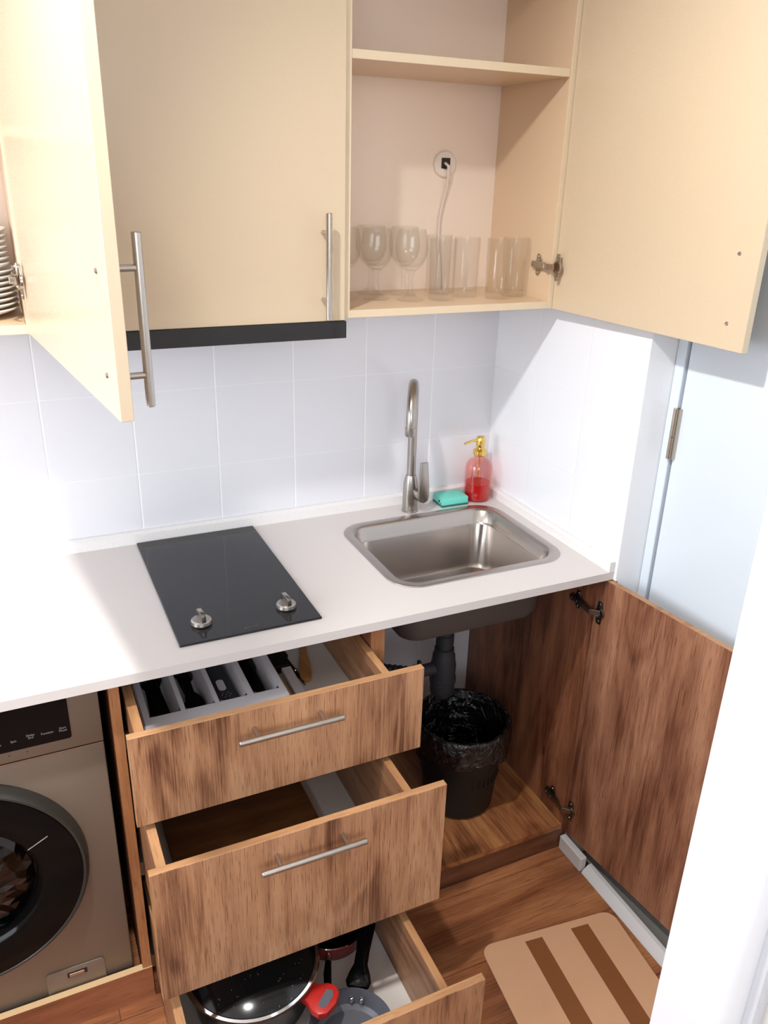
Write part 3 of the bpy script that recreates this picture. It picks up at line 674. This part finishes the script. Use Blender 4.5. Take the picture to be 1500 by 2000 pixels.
for a in (math.radians(28), math.radians(72)):
    obj('glass_mark', MB().box(0.150, -0.0005, -0.0006, 0.192, 0.0008, 0.0006, M=T(dc[0], WY-0.0315, dc[2]) @ Matrix.Rotation(-a, 4, 'Y')), m_text, d_)
# faceted inner bowl of the door
t2 = bmesh.new(); rings = []
rnd = random.Random(3)
for ri, (r, h) in enumerate([(0.138, -0.006), (0.122, -0.014), (0.104, -0.020), (0.084, -0.025), (0.062, -0.028), (0.040, -0.030), (0.018, -0.032)]):
    k = 40
    rings.append([t2.verts.new((dc[0]+(r+rnd.uniform(-.005, .005))*math.cos(2*PI*(i+0.5*ri)/k), WY+h+rnd.uniform(-.0045, .0045)*(ri > 0), dc[2]+(r+rnd.uniform(-.005, .005))*math.sin(2*PI*(i+0.5*ri)/k))) for i in range(k)])
for a_, b_ in zip(rings[:-1], rings[1:]):
    for i in range(40):
        j = (i+1) % 40; t2.faces.new((a_[i], a_[j], b_[i])); t2.faces.new((a_[j], b_[j], b_[i]))
t2.faces.new(rings[-1]); bmesh.ops.recalc_face_normals(t2, faces=t2.faces[:])
mb = MB(); mb._merge(t2); obj('faceted_bowl', mb, flat('faceted_chrome', (66, 66, 68), 0.12, metal=1.0), d_, smooth=False, label='faceted shiny inner glass')
f_ = obj('filter_flap', MB().prism(rrect(-1.331, -0.785, -1.214, -0.718, 0.008, 4), WY-0.003, WY-0.0004, 'y', bev=0.0008), m_wash, t)
mb = MB(); mb.box(-1.290, WY-0.0035, -0.744, -1.250, WY-0.0031, -0.730); obj('latch_recess', mb, m_black, f_)
obj('latch', MB().box(-1.286, WY-0.0052, -0.742, -1.256, WY-0.0036, -0.733, 0.0006), m_nickel, f_)
t = tag(obj('kickboard', MB().box(-1.9, -0.545, FZ+0.0005, -1.1205, -0.530, -0.774, edges=('z', 1)), [m_kick, m_chip]), 'reddish wood-look kickboard with raw chipboard top in front of the washing machine', 'kickboard')

# ================================================================== WALL CABINETS
ZU, ZT, UD = 0.5638, 1.285, 0.2775
def carcass(t, x0, x1, shelves, back=True):
    obj('side_panel', MB().box(x0, -UD, ZU, x0+TH, -0.0005, ZT, 0.0005, edges=('y', 1)), [m_cream, m_creamedge], t)
    obj('side_panel', MB().box(x1-TH, -UD, ZU, x1, -0.0005, ZT, 0.0005, edges=('y', 1)), [m_cream, m_creamedge], t)
    obj('bottom_board', MB().box(x0+TH, -UD, ZU, x1-TH, -0.0005, ZU+TH, 0.0005, edges=('y', 1)), [m_cream, m_creamedge], t)
    obj('top_board', MB().box(x0+TH, -UD, ZT-TH, x1-TH, -0.0005, ZT, 0.0005), [m_cream], t)
    if back: obj('back_panel', MB().box(x0+TH, -0.004, ZU+TH, x1-TH, -0.0005, ZT-TH), m_cabback, t)
    for z in shelves: obj('shelf', MB().box(x0+TH+0.0005, -UD+0.002, z-TH, x1-TH-0.0005, -0.0045, z, 0.0005, edges=('y', 1)), [m_cream, m_creamedge], t)
def door_panel(A, B, z0, z1, t, outer_sign):
    A = Vector(A); B = Vector(B); ang = math.atan2(B.y-A.y, B.x-A.x); L_ = (B-A).length
    Md = T(A.x, A.y, 0) @ RZ(ang)
    return obj('door', MB().box(0, 0, z0, L_, TH*outer_sign, z1, 0.0008, edges=('xz', 1), M=Md), [m_creamd, m_creamedge], t), Vector((math.cos(ang), math.sin(ang), 0)), ang
# glass cabinet on the right, door open
t = thing('glassware_cabinet', 'open cream wall cabinet above the sink holding glasses', 'cabinet', (-0.30, -0.14, ZU))
carcass(t, -0.5693, -0.033, [1.0635])
d_, dv, an = door_panel((-0.037, -0.2795), (-0.012, -0.8265), ZU-0.001, ZT, t, 1)
nin = Vector((-math.cos(an-PI/2), -math.sin(an-PI/2), 0)); nin = Vector((math.sin(an), -math.cos(an), 0)); nin = nin if nin.x < 0 else -nin
cab_hinge(d_, (-0.049, -0.277, 0.659), (0, 1, 0), dv, (-1, 0, 0), nin, m_nickel)
for z in (0.733, 0.610):
    p_ = Vector((-0.037, -0.2795, z))+dv*0.503
    Ms_ = Matrix((dv, Vector((0, 0, 1)).cross(dv) * 0 + Vector((0, 0, 1)), nin)).transposed().to_4x4(); Ms_.translation = p_
    obj('screw', MB().lathe([(0, 0.0028), (0.0026, 0.0022), (0.0038, 0.0003), (0.0, 0.0003)], (0, 0, 0), 14, M=Ms_), m_nickel, d_)
bar_handle(d_, Vector((-0.037, -0.2795, 0.6715))+dv*0.503-nin*TH, (0, 0, 1), -nin)
# hood cabinet in the middle
t = thing('hood_cabinet', 'closed cream wall cabinet in the middle, black hood strip beneath it', 'cabinet', (-0.87, -0.14, ZU))
carcass(t, -1.166, -0.5697, [])
d_ = obj('door', MB().box(-1.152, -0.2945, ZU-0.001, -0.5715, -0.2785, ZT, 0.0008, edges=('xz', 1)), [m_creamd, m_creamedge], t)
bar_handle(d_, (-0.6195, -0.2945, 0.6725), (0, 0, 1), (0, -1, 0))
t = thing('range_hood', 'black range hood strip showing under the middle wall cabinet', 'range hood', (-0.87, -0.15, 0.528))
obj('front_strip', MB().box(-1.06, -0.300, 0.527, -0.5695, -0.279, 0.5620, 0.001), m_hood, t)
obj('hood_body', MB().box(-1.15, -0.2785, 0.535, -0.580, -0.01, 0.5630), m_hood, t)
# plate cabinet on the left, door open
t = thing('plate_cabinet', 'open cream wall cabinet at the left edge holding plates', 'cabinet', (-1.46, -0.14, ZU))
carcass(t, -1.770, -1.1668, [0.905])
d_, dv, an = door_panel((-1.1790, -0.2800), (-1.1085, -0.8970), ZU-0.001, ZT, t, 1)
nin = Vector((math.sin(an), -math.cos(an), 0)); nin = nin if nin.x < 0 else -nin
cab_hinge(d_, (-1.183, -0.277, 0.659), (0, 1, 0), dv, (-1, 0, 0), nin, m_nickel)
for z in (0.735, 0.611):
    p_ = Vector((-1.1790, -0.2800, z))+dv*0.575
    Ms_ = Matrix((dv, Vector((0, 0, 1)), nin)).transposed().to_4x4(); Ms_.translation = p_
    obj('screw', MB().lathe([(0, 0.0028), (0.0026, 0.0022), (0.0038, 0.0003), (0.0, 0.0003)], (0, 0, 0), 14, M=Ms_), m_nickel, d_)
bar_handle(d_, Vector((-1.1790, -0.2800, 0.672))+dv*0.575-nin*TH, (0, 0, 1), -nin, length=0.212)

# wall socket with cable inside the glass cabinet
t = thing('wall_socket', 'round white wall socket with a plugged cable inside the upper cabinet', 'socket', (-0.195, -0.004, 0.872))
obj('socket_cover', MB().lathe([(0.030, -0.0045), (0.030, -0.009), (0.027, -0.0115), (0.0125, -0.0115), (0.0115, -0.006), (0.0, -0.006)], (-0.195, 0, 0.872), 40, 'y'), m_socket, t)
obj('socket_opening', MB().box(-0.207, -0.0128, 0.862, -0.183, -0.0105, 0.886, 0.001), m_black, t)
mb = MB(); pts = [(-0.197, -0.012, 0.874), (-0.194, -0.024, 0.868), (-0.192, -0.022, 0.85), (-0.190, -0.014, 0.82), (-0.196, -0.010, 0.79), (-0.204, -0.010, 0.75), (-0.206, -0.011, 0.70), (-0.200, -0.012, 0.65), (-0.196, -0.012, 0.60), (-0.195, -0.012, 0.5815)]
obj('cable', mb.tube(pts, 0.0035, 10), m_cable, t)

# ---- wine glasses and tumblers on the bottom board
zs = ZU+TH+0.0003
def wine(loc, label):
    t = thing('wine_glass', label, 'glass', (loc[0], loc[1], zs), 'stemmed glasses in the upper cabinet')
    c = (loc[0], loc[1], zs)
    prof = [(0, 0.0), (0.030, 0.0), (0.0325, 0.0015), (0.031, 0.003), (0.018, 0.006), (0.009, 0.013), (0.006, 0.024), (0.0052, 0.045), (0.0065, 0.058), (0.012, 0.066)]
    obj('foot', MB().lathe(prof+[(0.0, 0.066)], c, 32), m_glass, t)
    o_ = [(0.012, 0.0662), (0.022, 0.074), (0.030, 0.084), (0.0355, 0.098), (0.037, 0.112), (0.0355, 0.132), (0.0315, 0.155)]
    i_ = [(0.0302, 0.155), (0.034, 0.132), (0.0355, 0.112), (0.034, 0.099), (0.0285, 0.0865), (0.020, 0.0775), (0.0, 0.073)]
    obj('bowl', MB().lathe([(0, 0.0662)]+o_+i_, c, 36), m_glass, t)
    return t
w1 = wine((-0.3625, -0.178), 'stemmed glass standing right beside the straight tumblers, front row')
dup(w1, (-0.430, -0.138, zs), 'middle stemmed glass of the front row in the upper cabinet')
dup(w1, (-0.497, -0.110, zs), 'stemmed glass half hidden behind the middle cabinet edge')
dup(w1, (-0.335, -0.085, zs), 'stemmed glass in the back row behind the stemmed glass nearest the tumblers')
dup(w1, (-0.405, -0.050, zs), 'stemmed glass in the back row behind the middle stemmed glass')
def tumbler(loc, label, h=0.135, r=0.031):
    t = thing('tumbler', label, 'glass', (loc[0], loc[1], zs), 'straight tumblers in the upper cabinet')
    c = (loc[0], loc[1], zs)
    obj('glass_wall', MB().lathe([(0, 0.0), (r*0.86, 0.0), (r*0.92, 0.003), (r*0.94, 0.02), (r, h), (r-0.0016, h), (r*0.94-0.0022, 0.021), (r*0.86, 0.014), (0, 0.013)], c, 36), m_glass, t)
    return t
g1 = tumbler((-0.2885, -0.190), 'straight tumbler nearest the stemmed glasses in the upper cabinet')
dup(g1, (-0.205, -0.155, zs), 'straight tumbler second from the stemmed glasses in the upper cabinet')
dup(g1, (-0.142, -0.200, zs), 'straight tumbler second from the door hinge in the upper cabinet')
dup(g1, (-0.082, -0.175, zs), 'straight tumbler nearest the door hinge in the upper cabinet')
dup(g1, (-0.242, -0.085, zs), 'straight tumbler in the back row below the hanging cable')

# ---- plates in the left cabinet
def plate(loc, r, label, grp):
    c = loc
    prof = [(0, 0.0), (r*0.55, 0.0), (r*0.56, 0.002), (r*0.72, 0.004), (r*0.96, 0.0135), (r, 0.0165), (r*0.995, 0.019), (r*0.95, 0.0165), (r*0.70, 0.0075), (r*0.55, 0.0045), (0, 0.0045)]
    return tag(obj('plate', MB().lathe(prof, (loc[0], loc[1], loc[2]), 56), m_plate), label, 'plate', grp)
pz = ZU+TH+0.0004
ordn = ['lowest', 'second lowest', 'third from below', 'fourth from below', 'fifth from below', 'sixth from below', 'seventh from below', 'top']
for k in range(8):
    if k == 0: base = plate((-1.290, -0.150, pz), 0.103, f'large white plate, {ordn[0]} of the lower stack in the left cabinet', 'large white plates')
    else:
        o = base.copy(); col.objects.link(o); o.location = base.location+Vector((0.0006*(k % 3), 0.0006*(k % 2), k*0.0098)); o['label'] = f'large white plate, {ordn[k]} of the lower stack in the left cabinet'
zt_ = pz+7*0.0098+0.0195
ords = ['lowest', 'second lowest', 'third from below', 'middle', 'fifth from below', 'second from the top', 'topmost']
for k in range(7):
    if k == 0: base = plate((-1.272, -0.150, zt_-0.008), 0.080, 'small white plate, lowest of the upper stack in the left cabinet', 'small white plates')
    else:
        o = base.copy(); col.objects.link(o); o.location = base.location+Vector((0.0006*(k % 2), 0, k*0.0098)); o['label'] = f'small white plate, {ords[k]} of the upper stack in the left cabinet'

# ================================================================== TRASH BIN
BX, BY = -0.2315, -0.334
t = thing('trash_bin', 'round black plastic trash bin lined with a black bag inside the sink cabinet', 'bin', (BX, BY, -0.787))
mb = MB(); c = (BX, BY, 0)
mb.lathe([(0, -0.7865), (0.090, -0.7865), (0.097, -0.7789), (0.110, -0.6170), (0.112, -0.6150), (0.121, -0.5240), (0.126, -0.5219), (0.126, -0.5159), (0.118, -0.5159), (0.094, -0.7738), (0, -0.7759)], c, 56)
for i in range(40):
    a = 2*PI*i/40
    mb.box(0.0, -0.0022, -0.6777, 0.0035, 0.0022, -0.6221, M=T(BX, BY, 0) @ RZ(a) @ T(0.1045, 0, 0))
obj('bin_body', mb, m_bin, t)
rings = []; rnd = random.Random(11); k = 72
ph = [rnd.uniform(0, 6.28) for _ in range(8)]
def wob(a, z_, amp): return amp*(math.sin(7*a+ph[0]+z_*20)+0.7*math.sin(13*a+ph[1]-z_*35)+0.5*math.sin(23*a+ph[2]+z_*60)+0.4*math.sin(37*a+ph[3]))
for r, z_, amp in [(0.1325, -0.5887, 0.0035), (0.1345, -0.5715, 0.003), (0.1335, -0.5513, 0.0025), (0.1335, -0.5310, 0.0018), (0.1315, -0.5143, 0.001), (0.1265, -0.5083, 0.0008), (0.119, -0.5093, 0.0012), (0.113, -0.5260, 0.0025), (0.106, -0.5766, 0.0045), (0.099, -0.6373, 0.005), (0.088, -0.7182, 0.004), (0.05, -0.7536, 0.003), (0.01, -0.7587, 0.001)]:
    ring = []
    for i in range(k):
        a = 2*PI*i/k; rr_ = r+wob(a, z_, amp)
        z2 = z_ + (0.010*math.sin(3*a+1)+0.008*math.sin(5*a+2) if r == 0.1325 else 0)
        ring.append((BX+rr_*math.cos(a), BY+rr_*math.sin(a), z2))
    rings.append(ring)
obj('bin_bag', MB().loft(rings, False, True), m_bag, t, label='shiny black bin bag folded over the rim')

# ================================================================== DRAWER 1 CONTENT
t = thing('cutlery_tray', 'light grey cutlery tray with four compartments in the top drawer', 'tray', (-0.935, -0.38, -0.20))
TZ = -0.142; y0t, y1t = -0.580, -0.250
comps = [(-1.069, -1.008), (-0.999, -0.940), (-0.931, -0.873), (-0.860, -0.806)]
tb = MB()
# rim plate with openings: strips
xs_ = [-1.080]+[v for c_ in comps for v in c_]+[-0.794]
for i in range(0, len(xs_), 2): tb.box(xs_[i], y0t, TZ-0.003, xs_[i+1], y1t, TZ)
for x0, x1 in comps:
    tb.box(x0, y0t, TZ-0.003, x1, -0.522, TZ); tb.box(x0, -0.262, TZ-0.003, x1, y1t, TZ)
    rr_ = [rring(x0, -0.522, x1, -0.262, 0.012, TZ, 5), rring(x0+0.002, -0.520, x1-0.002, -0.264, 0.012, TZ-0.004, 5), rring(x0+0.005, -0.517, x1-0.005, -0.267, 0.011, TZ-0.045, 5), rring(x0+0.010, -0.512, x1-0.010, -0.272, 0.009, TZ-0.052, 5)]
    tb.loft(rr_, False, True)
tb.loft([rring(-1.080, y0t, -0.794, y1t, 0.012, TZ, 5), rring(-1.083, y0t-0.003, -0.791, y1t+0.003, 0.013, TZ-0.004, 5), rring(-1.080, y0t, -0.794, y1t, 0.012, -0.1995, 5)], False, False)
obj('tray_body', tb, m_greyplast, t)
def cutlery(name, label, x, y, ang, kind, z, group=None, L=0.235, mat=None):
    Mx = T(x, y, z) @ RZ(ang)
    mb = MB()
    if kind == 'fork':
        mb.prism([(-0.005, -L/2), (0.005, -L/2), (0.0065, -L/2+0.02), (0.003, 0.01), (0.003, 0.04), (0.011, 0.06), (0.012, L/2), (0.009, L/2), (0.008, 0.065), (0.0045, 0.065), (0.004, L/2), (0.0015, L/2), (0.001, 0.065), (-0.001, 0.065), (-0.0015, L/2), (-0.004, L/2), (-0.0045, 0.065), (-0.008, 0.065), (-0.009, L/2), (-0.012, L/2), (-0.011, 0.06), (-0.003, 0.04), (-0.003, 0.01), (-0.0065, -L/2+0.02)], 0, 0.0025, 'z', M=Mx)
    elif kind == 'spoon':
        pts = [(-0.005, -L/2), (0.005, -L/2), (0.0065, -L/2+0.02), (0.003, 0.01), (0.003, 0.035)]
        pts += [(0.016*math.sin(a), 0.062-0.027*math.cos(a)) for a in [0.4+i*(2*PI-0.8)/12 for i in range(13)]]
        pts += [(-0.003, 0.035), (-0.003, 0.01), (-0.0065, -L/2+0.02)]
        mb.prism(pts, 0, 0.003, 'z', M=Mx)
    else:
        mb.prism([(-0.006, -L/2), (0.006, -L/2), (0.0075, -L/2+0.03), (0.006, 0.0), (0.009, 0.02), (0.009, L/2-0.02), (0.003, L/2), (-0.006, L/2), (-0.006, 0.0), (-0.0075, -L/2+0.03)], 0, 0.0028, 'z', M=Mx)
    o = tag(obj(name, mb, mat or m_blackg), label, kind if kind != 'knife' else 'knife', group)
    return o
zc_ = TZ-0.0515
for k in range(8): cutlery('fork', 'black fork in the leftmost tray compartment', -1.0385+(-0.014, 0.012, -0.004, 0.005, -0.010, 0.010, 0.0, -0.007)[k], -0.394, math.radians(-2+0.6*k), 'fork', zc_+0.0027*k, 'black forks in the leftmost compartment')
for k in range(8): cutlery('spoon', 'black spoon in the second tray compartment from the left', -0.9695+(0.008, -0.008, 0.0, 0.006, -0.006, 0.004, -0.008, -0.001)[k], -0.394, math.radians(180*(k % 2)+1.5-0.4*k), 'spoon', zc_+0.0032*k, 'black spoons in the second compartment')
for k, xx in enumerate((-0.849, -0.843, -0.836, -0.830, -0.824, -0.846, -0.839)): cutlery('table_knife', 'black slim knife in the rightmost tray compartment', xx, -0.396, math.radians(2-k), 'knife', zc_+0.003*k, 'black knives in the rightmost compartment')
t = thing('peeler', 'flat black kitchen tool with a grey slot in the third tray compartment', 'kitchen tool', (-0.902, -0.40, zc_+0.001))
obj('handle_plate', MB().box(-0.921, -0.506, zc_+0.001, -0.885, -0.290, zc_+0.028, 0.003, seg=2), m_dgrey, t)
zz_ = zc_+0.0282
obj('slot', MB().prism(rrect(-0.9155, -0.455, -0.8995, -0.415, 0.0075, 6), zz_, zz_+0.0012), m_greyplast, t)
mb = MB()
for px_, py_ in ((-0.911, -0.465), (-0.900, -0.465), (-0.914, -0.472), (-0.905, -0.472), (-0.896, -0.472), (-0.909, -0.479), (-0.900, -0.479)): mb.lathe([(0, 0.0006), (0.001, 0.0004), (0.001, 0)], (px_, py_, zz_), 8)
obj('dots', mb, m_greyplast, t)
zf = -0.1997
# loose tools right of the tray
t = thing('flat_box', 'narrow white box lying right of the cutlery tray', 'box', (-0.752, -0.46, zf))
Mx = T(-0.752, -0.482, zf) @ RZ(math.radians(-1))
obj('box_body', MB().box(-0.011, -0.155, 0, 0.011, 0.085, 0.018, 0.001, M=Mx), m_trimw, t)
obj('hang_hole', MB().lathe([(0, 0.0186), (0.005, 0.0186), (0.005, 0.0181)], (0.003, -0.112, 0), 16, M=Mx), m_black, t)
tag(obj('black_case', MB().box(-0.784, -0.395, zf, -0.741, -0.25, zf+0.022, 0.003, seg=2)if False else MB().box(-0.784, -0.394, zf, -0.742, -0.25, zf+0.022, 0.003, seg=2), m_black), 'black case at the back, right of the cutlery tray', 'case')
tag(obj('wooden_stick', MB().tube([(-0.7755, -0.62, zf+0.0085), (-0.7755, -0.60, zf+0.0085), (-0.7755, -0.44, zf+0.0085), (-0.7755, -0.41, zf+0.0085)], [0.005, 0.008, 0.008, 0.005], 16), m_spat), 'thin wooden stick squeezed between the cutlery tray and the white box', 'wooden stick')
t = thing('wooden_spatula', 'light wooden spatula with rounded tip on the white drawer floor', 'spatula', (-0.70, -0.36, zf))
Mx = T(-0.710, -0.412, zf) @ RZ(math.radians(-16))
pts = [(-0.0085, 0.16), (-0.008, 0.07), (-0.012, 0.03), (-0.0135, -0.01)]+[(-0.0125*math.cos(a), -0.022-0.016*math.sin(a)) for a in [i*PI/8 for i in range(9)]]+[(0.0135, -0.01), (0.012, 0.03), (0.008, 0.07), (0.0085, 0.16)]
obj('blade', MB().prism(pts, 0.0, 0.012, 'z', M=Mx, bev=0.0025), m_spat, t)
t = thing('kitchen_scissors', 'black-handled scissors lying between the white box and the wooden spatula', 'scissors', (-0.73, -0.38, zf))
Mx = T(-0.7325, -0.375, zf) @ RZ(math.radians(6))
obj('blade', MB().prism([(-0.003, -0.085), (0.004, -0.03), (0.006, 0.03), (-0.006, 0.03), (-0.006, -0.03)], 0.001, 0.004, 'z', M=Mx), m_black, t)
obj('pivot', MB().lathe([(0, 0.0062), (0.0035, 0.0058), (0.0045, 0.0042)], (0.002, -0.022, 0), 16, M=Mx), m_chrome, t)
obj('handle', MB().prism(rrect(-0.011, 0.03, 0.011, 0.10, 0.01, 5), 0.0, 0.009, 'z', M=Mx, bev=0.002), m_black, t)

# ================================================================== DRAWER 2 CONTENT
t = tag(obj('wooden_board', MB().box(-1.052, -0.745, -0.5228, -0.724, -0.33, -0.508, 0.003, seg=2), m_board), 'brown wooden board lying flat in the middle drawer', 'cutting board')

# ================================================================== DRAWER 3 CONTENT
fz3 = -0.7897
LC = (-0.9327, -0.684)
t = thing('cooking_pot', 'large dark pot with speckled lid and red side handle in the bottom drawer', 'pot', (LC[0], LC[1], fz3))
c = (LC[0], LC[1], 0)
obj('pot_body', MB().lathe([(0, fz3), (0.112, fz3), (0.121, fz3+0.010), (0.126, -0.697), (0.138, -0.693), (0.138, -0.688), (0.126, -0.688), (0.119, fz3+0.014), (0, fz3+0.006)], c, 64), m_dark, t)
l_ = obj('lid', MB().lathe([(0.130, -0.6875), (0.1344, -0.6845), (0.1344, -0.6805), (0.122, -0.6745), (0.10, -0.6665), (0.06, -0.6565), (0.0, -0.652)], c, 64), m_lid, t, label='black speckled glass lid')
obj('lid_rim', MB().lathe([(0.1345, -0.6875), (0.1425, -0.6872), (0.1435, -0.685), (0.1420, -0.682), (0.1370, -0.6795), (0.1345, -0.6802), (0.1345, -0.684)], c, 72), m_chrome, l_, label='polished steel rim')
obj('lid_knob', MB().lathe([(0, -0.652), (0.010, -0.652), (0.010, -0.644), (0.02, -0.640), (0.021, -0.634), (0.014, -0.630), (0, -0.6295)], c, 32), m_black, l_)
ha = math.radians(-50); Mh = T(LC[0], LC[1], -0.708) @ RZ(ha)
out = [(0.128, -0.020), (0.150, -0.024), (0.165, -0.034), (0.182, -0.036), (0.196, -0.026), (0.202, 0.0), (0.196, 0.026), (0.182, 0.036), (0.165, 0.034), (0.150, 0.024), (0.128, 0.020)]
hole = [(0.176, -0.018), (0.184, -0.016), (0.189, 0.0), (0.184, 0.016), (0.176, 0.018), (0.172, 0.0)]
h_ = obj('side_handle', MB().prism(out, -0.008, 0.010, 'z', M=Mh, bev=0.004), m_red, t, label='red plastic side handle')
obj('grip_recess', MB().prism([(0.170, -0.018), (0.182, -0.022), (0.189, -0.012), (0.189, 0.012), (0.182, 0.022), (0.170, 0.018)], 0.0101, 0.0108, 'z', M=Mh), m_pangrey, h_, label='grey opening of the handle')
obj('side_handle', MB().prism(out, -0.008, 0.010, 'z', M=T(LC[0], LC[1], -0.708) @ RZ(ha+PI), bev=0.004), m_red, t)
PC = (-0.783, -0.8705); c = (PC[0], PC[1], 0)
t = thing('frying_pan', 'small grey frying pan with black handle in the front of the bottom drawer', 'pan', (PC[0], PC[1], fz3))
obj('pan_body', MB().lathe([(0, fz3), (0.066, fz3), (0.074, fz3+0.006), (0.086, -0.745), (0.0875, -0.742), (0.0865, -0.7415), (0.084, -0.745), (0.072, fz3+0.008), (0.066, fz3+0.004), (0, fz3+0.004)], c, 56), m_pangrey, t) if False else obj('pan_body', MB().lathe([(0, fz3), (0.070, fz3), (0.078, fz3+0.006), (0.0875, -0.744), (0.0885, -0.741), (0.0865, -0.7405), (0.084, -0.746), (0.075, -0.772), (0.066, -0.779), (0, -0.780)], c, 64), m_pangrey, t)
ha = math.atan2(0.117, 0.072); Mh = T(PC[0], PC[1], 0) @ RZ(ha-PI/2+PI/2)
hd = Vector((math.cos(ha), math.sin(ha), 0)); sd = Vector((-hd.y, hd.x, 0)); rings = []
for s_, wd_, th_, zz_ in [(0.090, 0.018, 0.007, -0.742), (0.100, 0.021, 0.009, -0.738), (0.115, 0.018, 0.009, -0.734), (0.135, 0.0115, 0.008, -0.730), (0.165, 0.0115, 0.008, -0.727), (0.200, 0.0135, 0.008, -0.724), (0.230, 0.015, 0.008, -0.722), (0.245, 0.012, 0.007, -0.721), (0.250, 0.006, 0.004, -0.721)]:
    o_ = Vector((PC[0], PC[1], zz_))+hd*s_
    rings.append([o_+sd*wd_*math.cos(a)*1.3+Vector((0, 0, 1))*th_*math.sin(a) for a in [2*PI*i/16 for i in range(16)]])
h_ = obj('handle', MB().loft(rings), m_blackg, t, label='glossy black handle')
e_ = Vector((PC[0], PC[1], -0.7142))+hd*0.232
obj('hanging_eye', MB().prism(rrect(-0.008, -0.0035, 0.008, 0.0035, 0.003, 4), 0, 0.001, 'z', M=T(*e_) @ RZ(ha)), m_greyplast, h_)
mb = MB()
for s_ in (-1, 1):
    p_ = Vector((PC[0], PC[1], -0.757))+hd*0.074+sd*0.0105*s_; mb.lathe([(0, 0.006), (0.004, 0.004), (0.0055, -0.003), (0.004, -0.008)], (p_.x, p_.y, p_.z), 14)
obj('rivets', mb, m_chrome, t)
SC = (-0.727, -0.612); c = (SC[0], SC[1], 0)
t = thing('saucepan', 'dark red saucepan with black inside at the back of the bottom drawer', 'saucepan', (SC[0], SC[1], fz3))
obj('pan_body', MB().lathe([(0, fz3), (0.070, fz3), (0.078, fz3+0.01), (0.085, -0.738)], c, 56), m_dred, t)
obj('inner_coating', MB().lathe([(0.0835, -0.736), (0.074, fz3+0.010), (0, fz3+0.004)], c, 56), m_blackg, t, label='black inner coating')
obj('rim', MB().lathe([(0.085, -0.738), (0.0870, -0.736), (0.0855, -0.734), (0.0830, -0.7355)], c, 56), m_chrome, t)
pts = [Vector((SC[0]-0.034, SC[1]-0.078, -0.749)), Vector((SC[0]-0.043, SC[1]-0.098, -0.748)), Vector((SC[0]-0.054, SC[1]-0.122, -0.749)), Vector((SC[0]-0.064, SC[1]-0.150, -0.752)), Vector((SC[0]-0.074, SC[1]-0.180, -0.756))]
h_ = obj('handle', MB().tube(pts[1:], [0.007, 0.009, 0.008, 0.006], 14), m_blackg, t)
obj('ferrule', MB().tube(pts[:2], [0.007, 0.0075], 14), m_chrome, t)

# ================================================================== FLOOR MAT
mc = Vector((-0.225, -1.03)); Mm = T(-0.222, -0.98, FZ+0.0006) @ RZ(math.radians(-7.5)) if False else T(-0.240, -0.9755, FZ+0.0006) @ RZ(math.radians(-6.5))
t = thing('floor_mat', 'tan floor mat with two dark brown stripes on the laminate', 'mat', (-0.25, -0.985, FZ))
obj('mat_body', MB().prism(rrect(-0.175, -0.27, 0.188, 0.225, 0.03, 8), 0, 0.003, 'z', M=Mm), m_mat, t)
for x0, x1 in ((-0.064, -0.018), (0.062, 0.110)):
    obj('stripe', MB().box(x0, -0.235, 0.0031, x1, 0.205, 0.0036, M=Mm), m_matst, t, label='dark brown stripe')
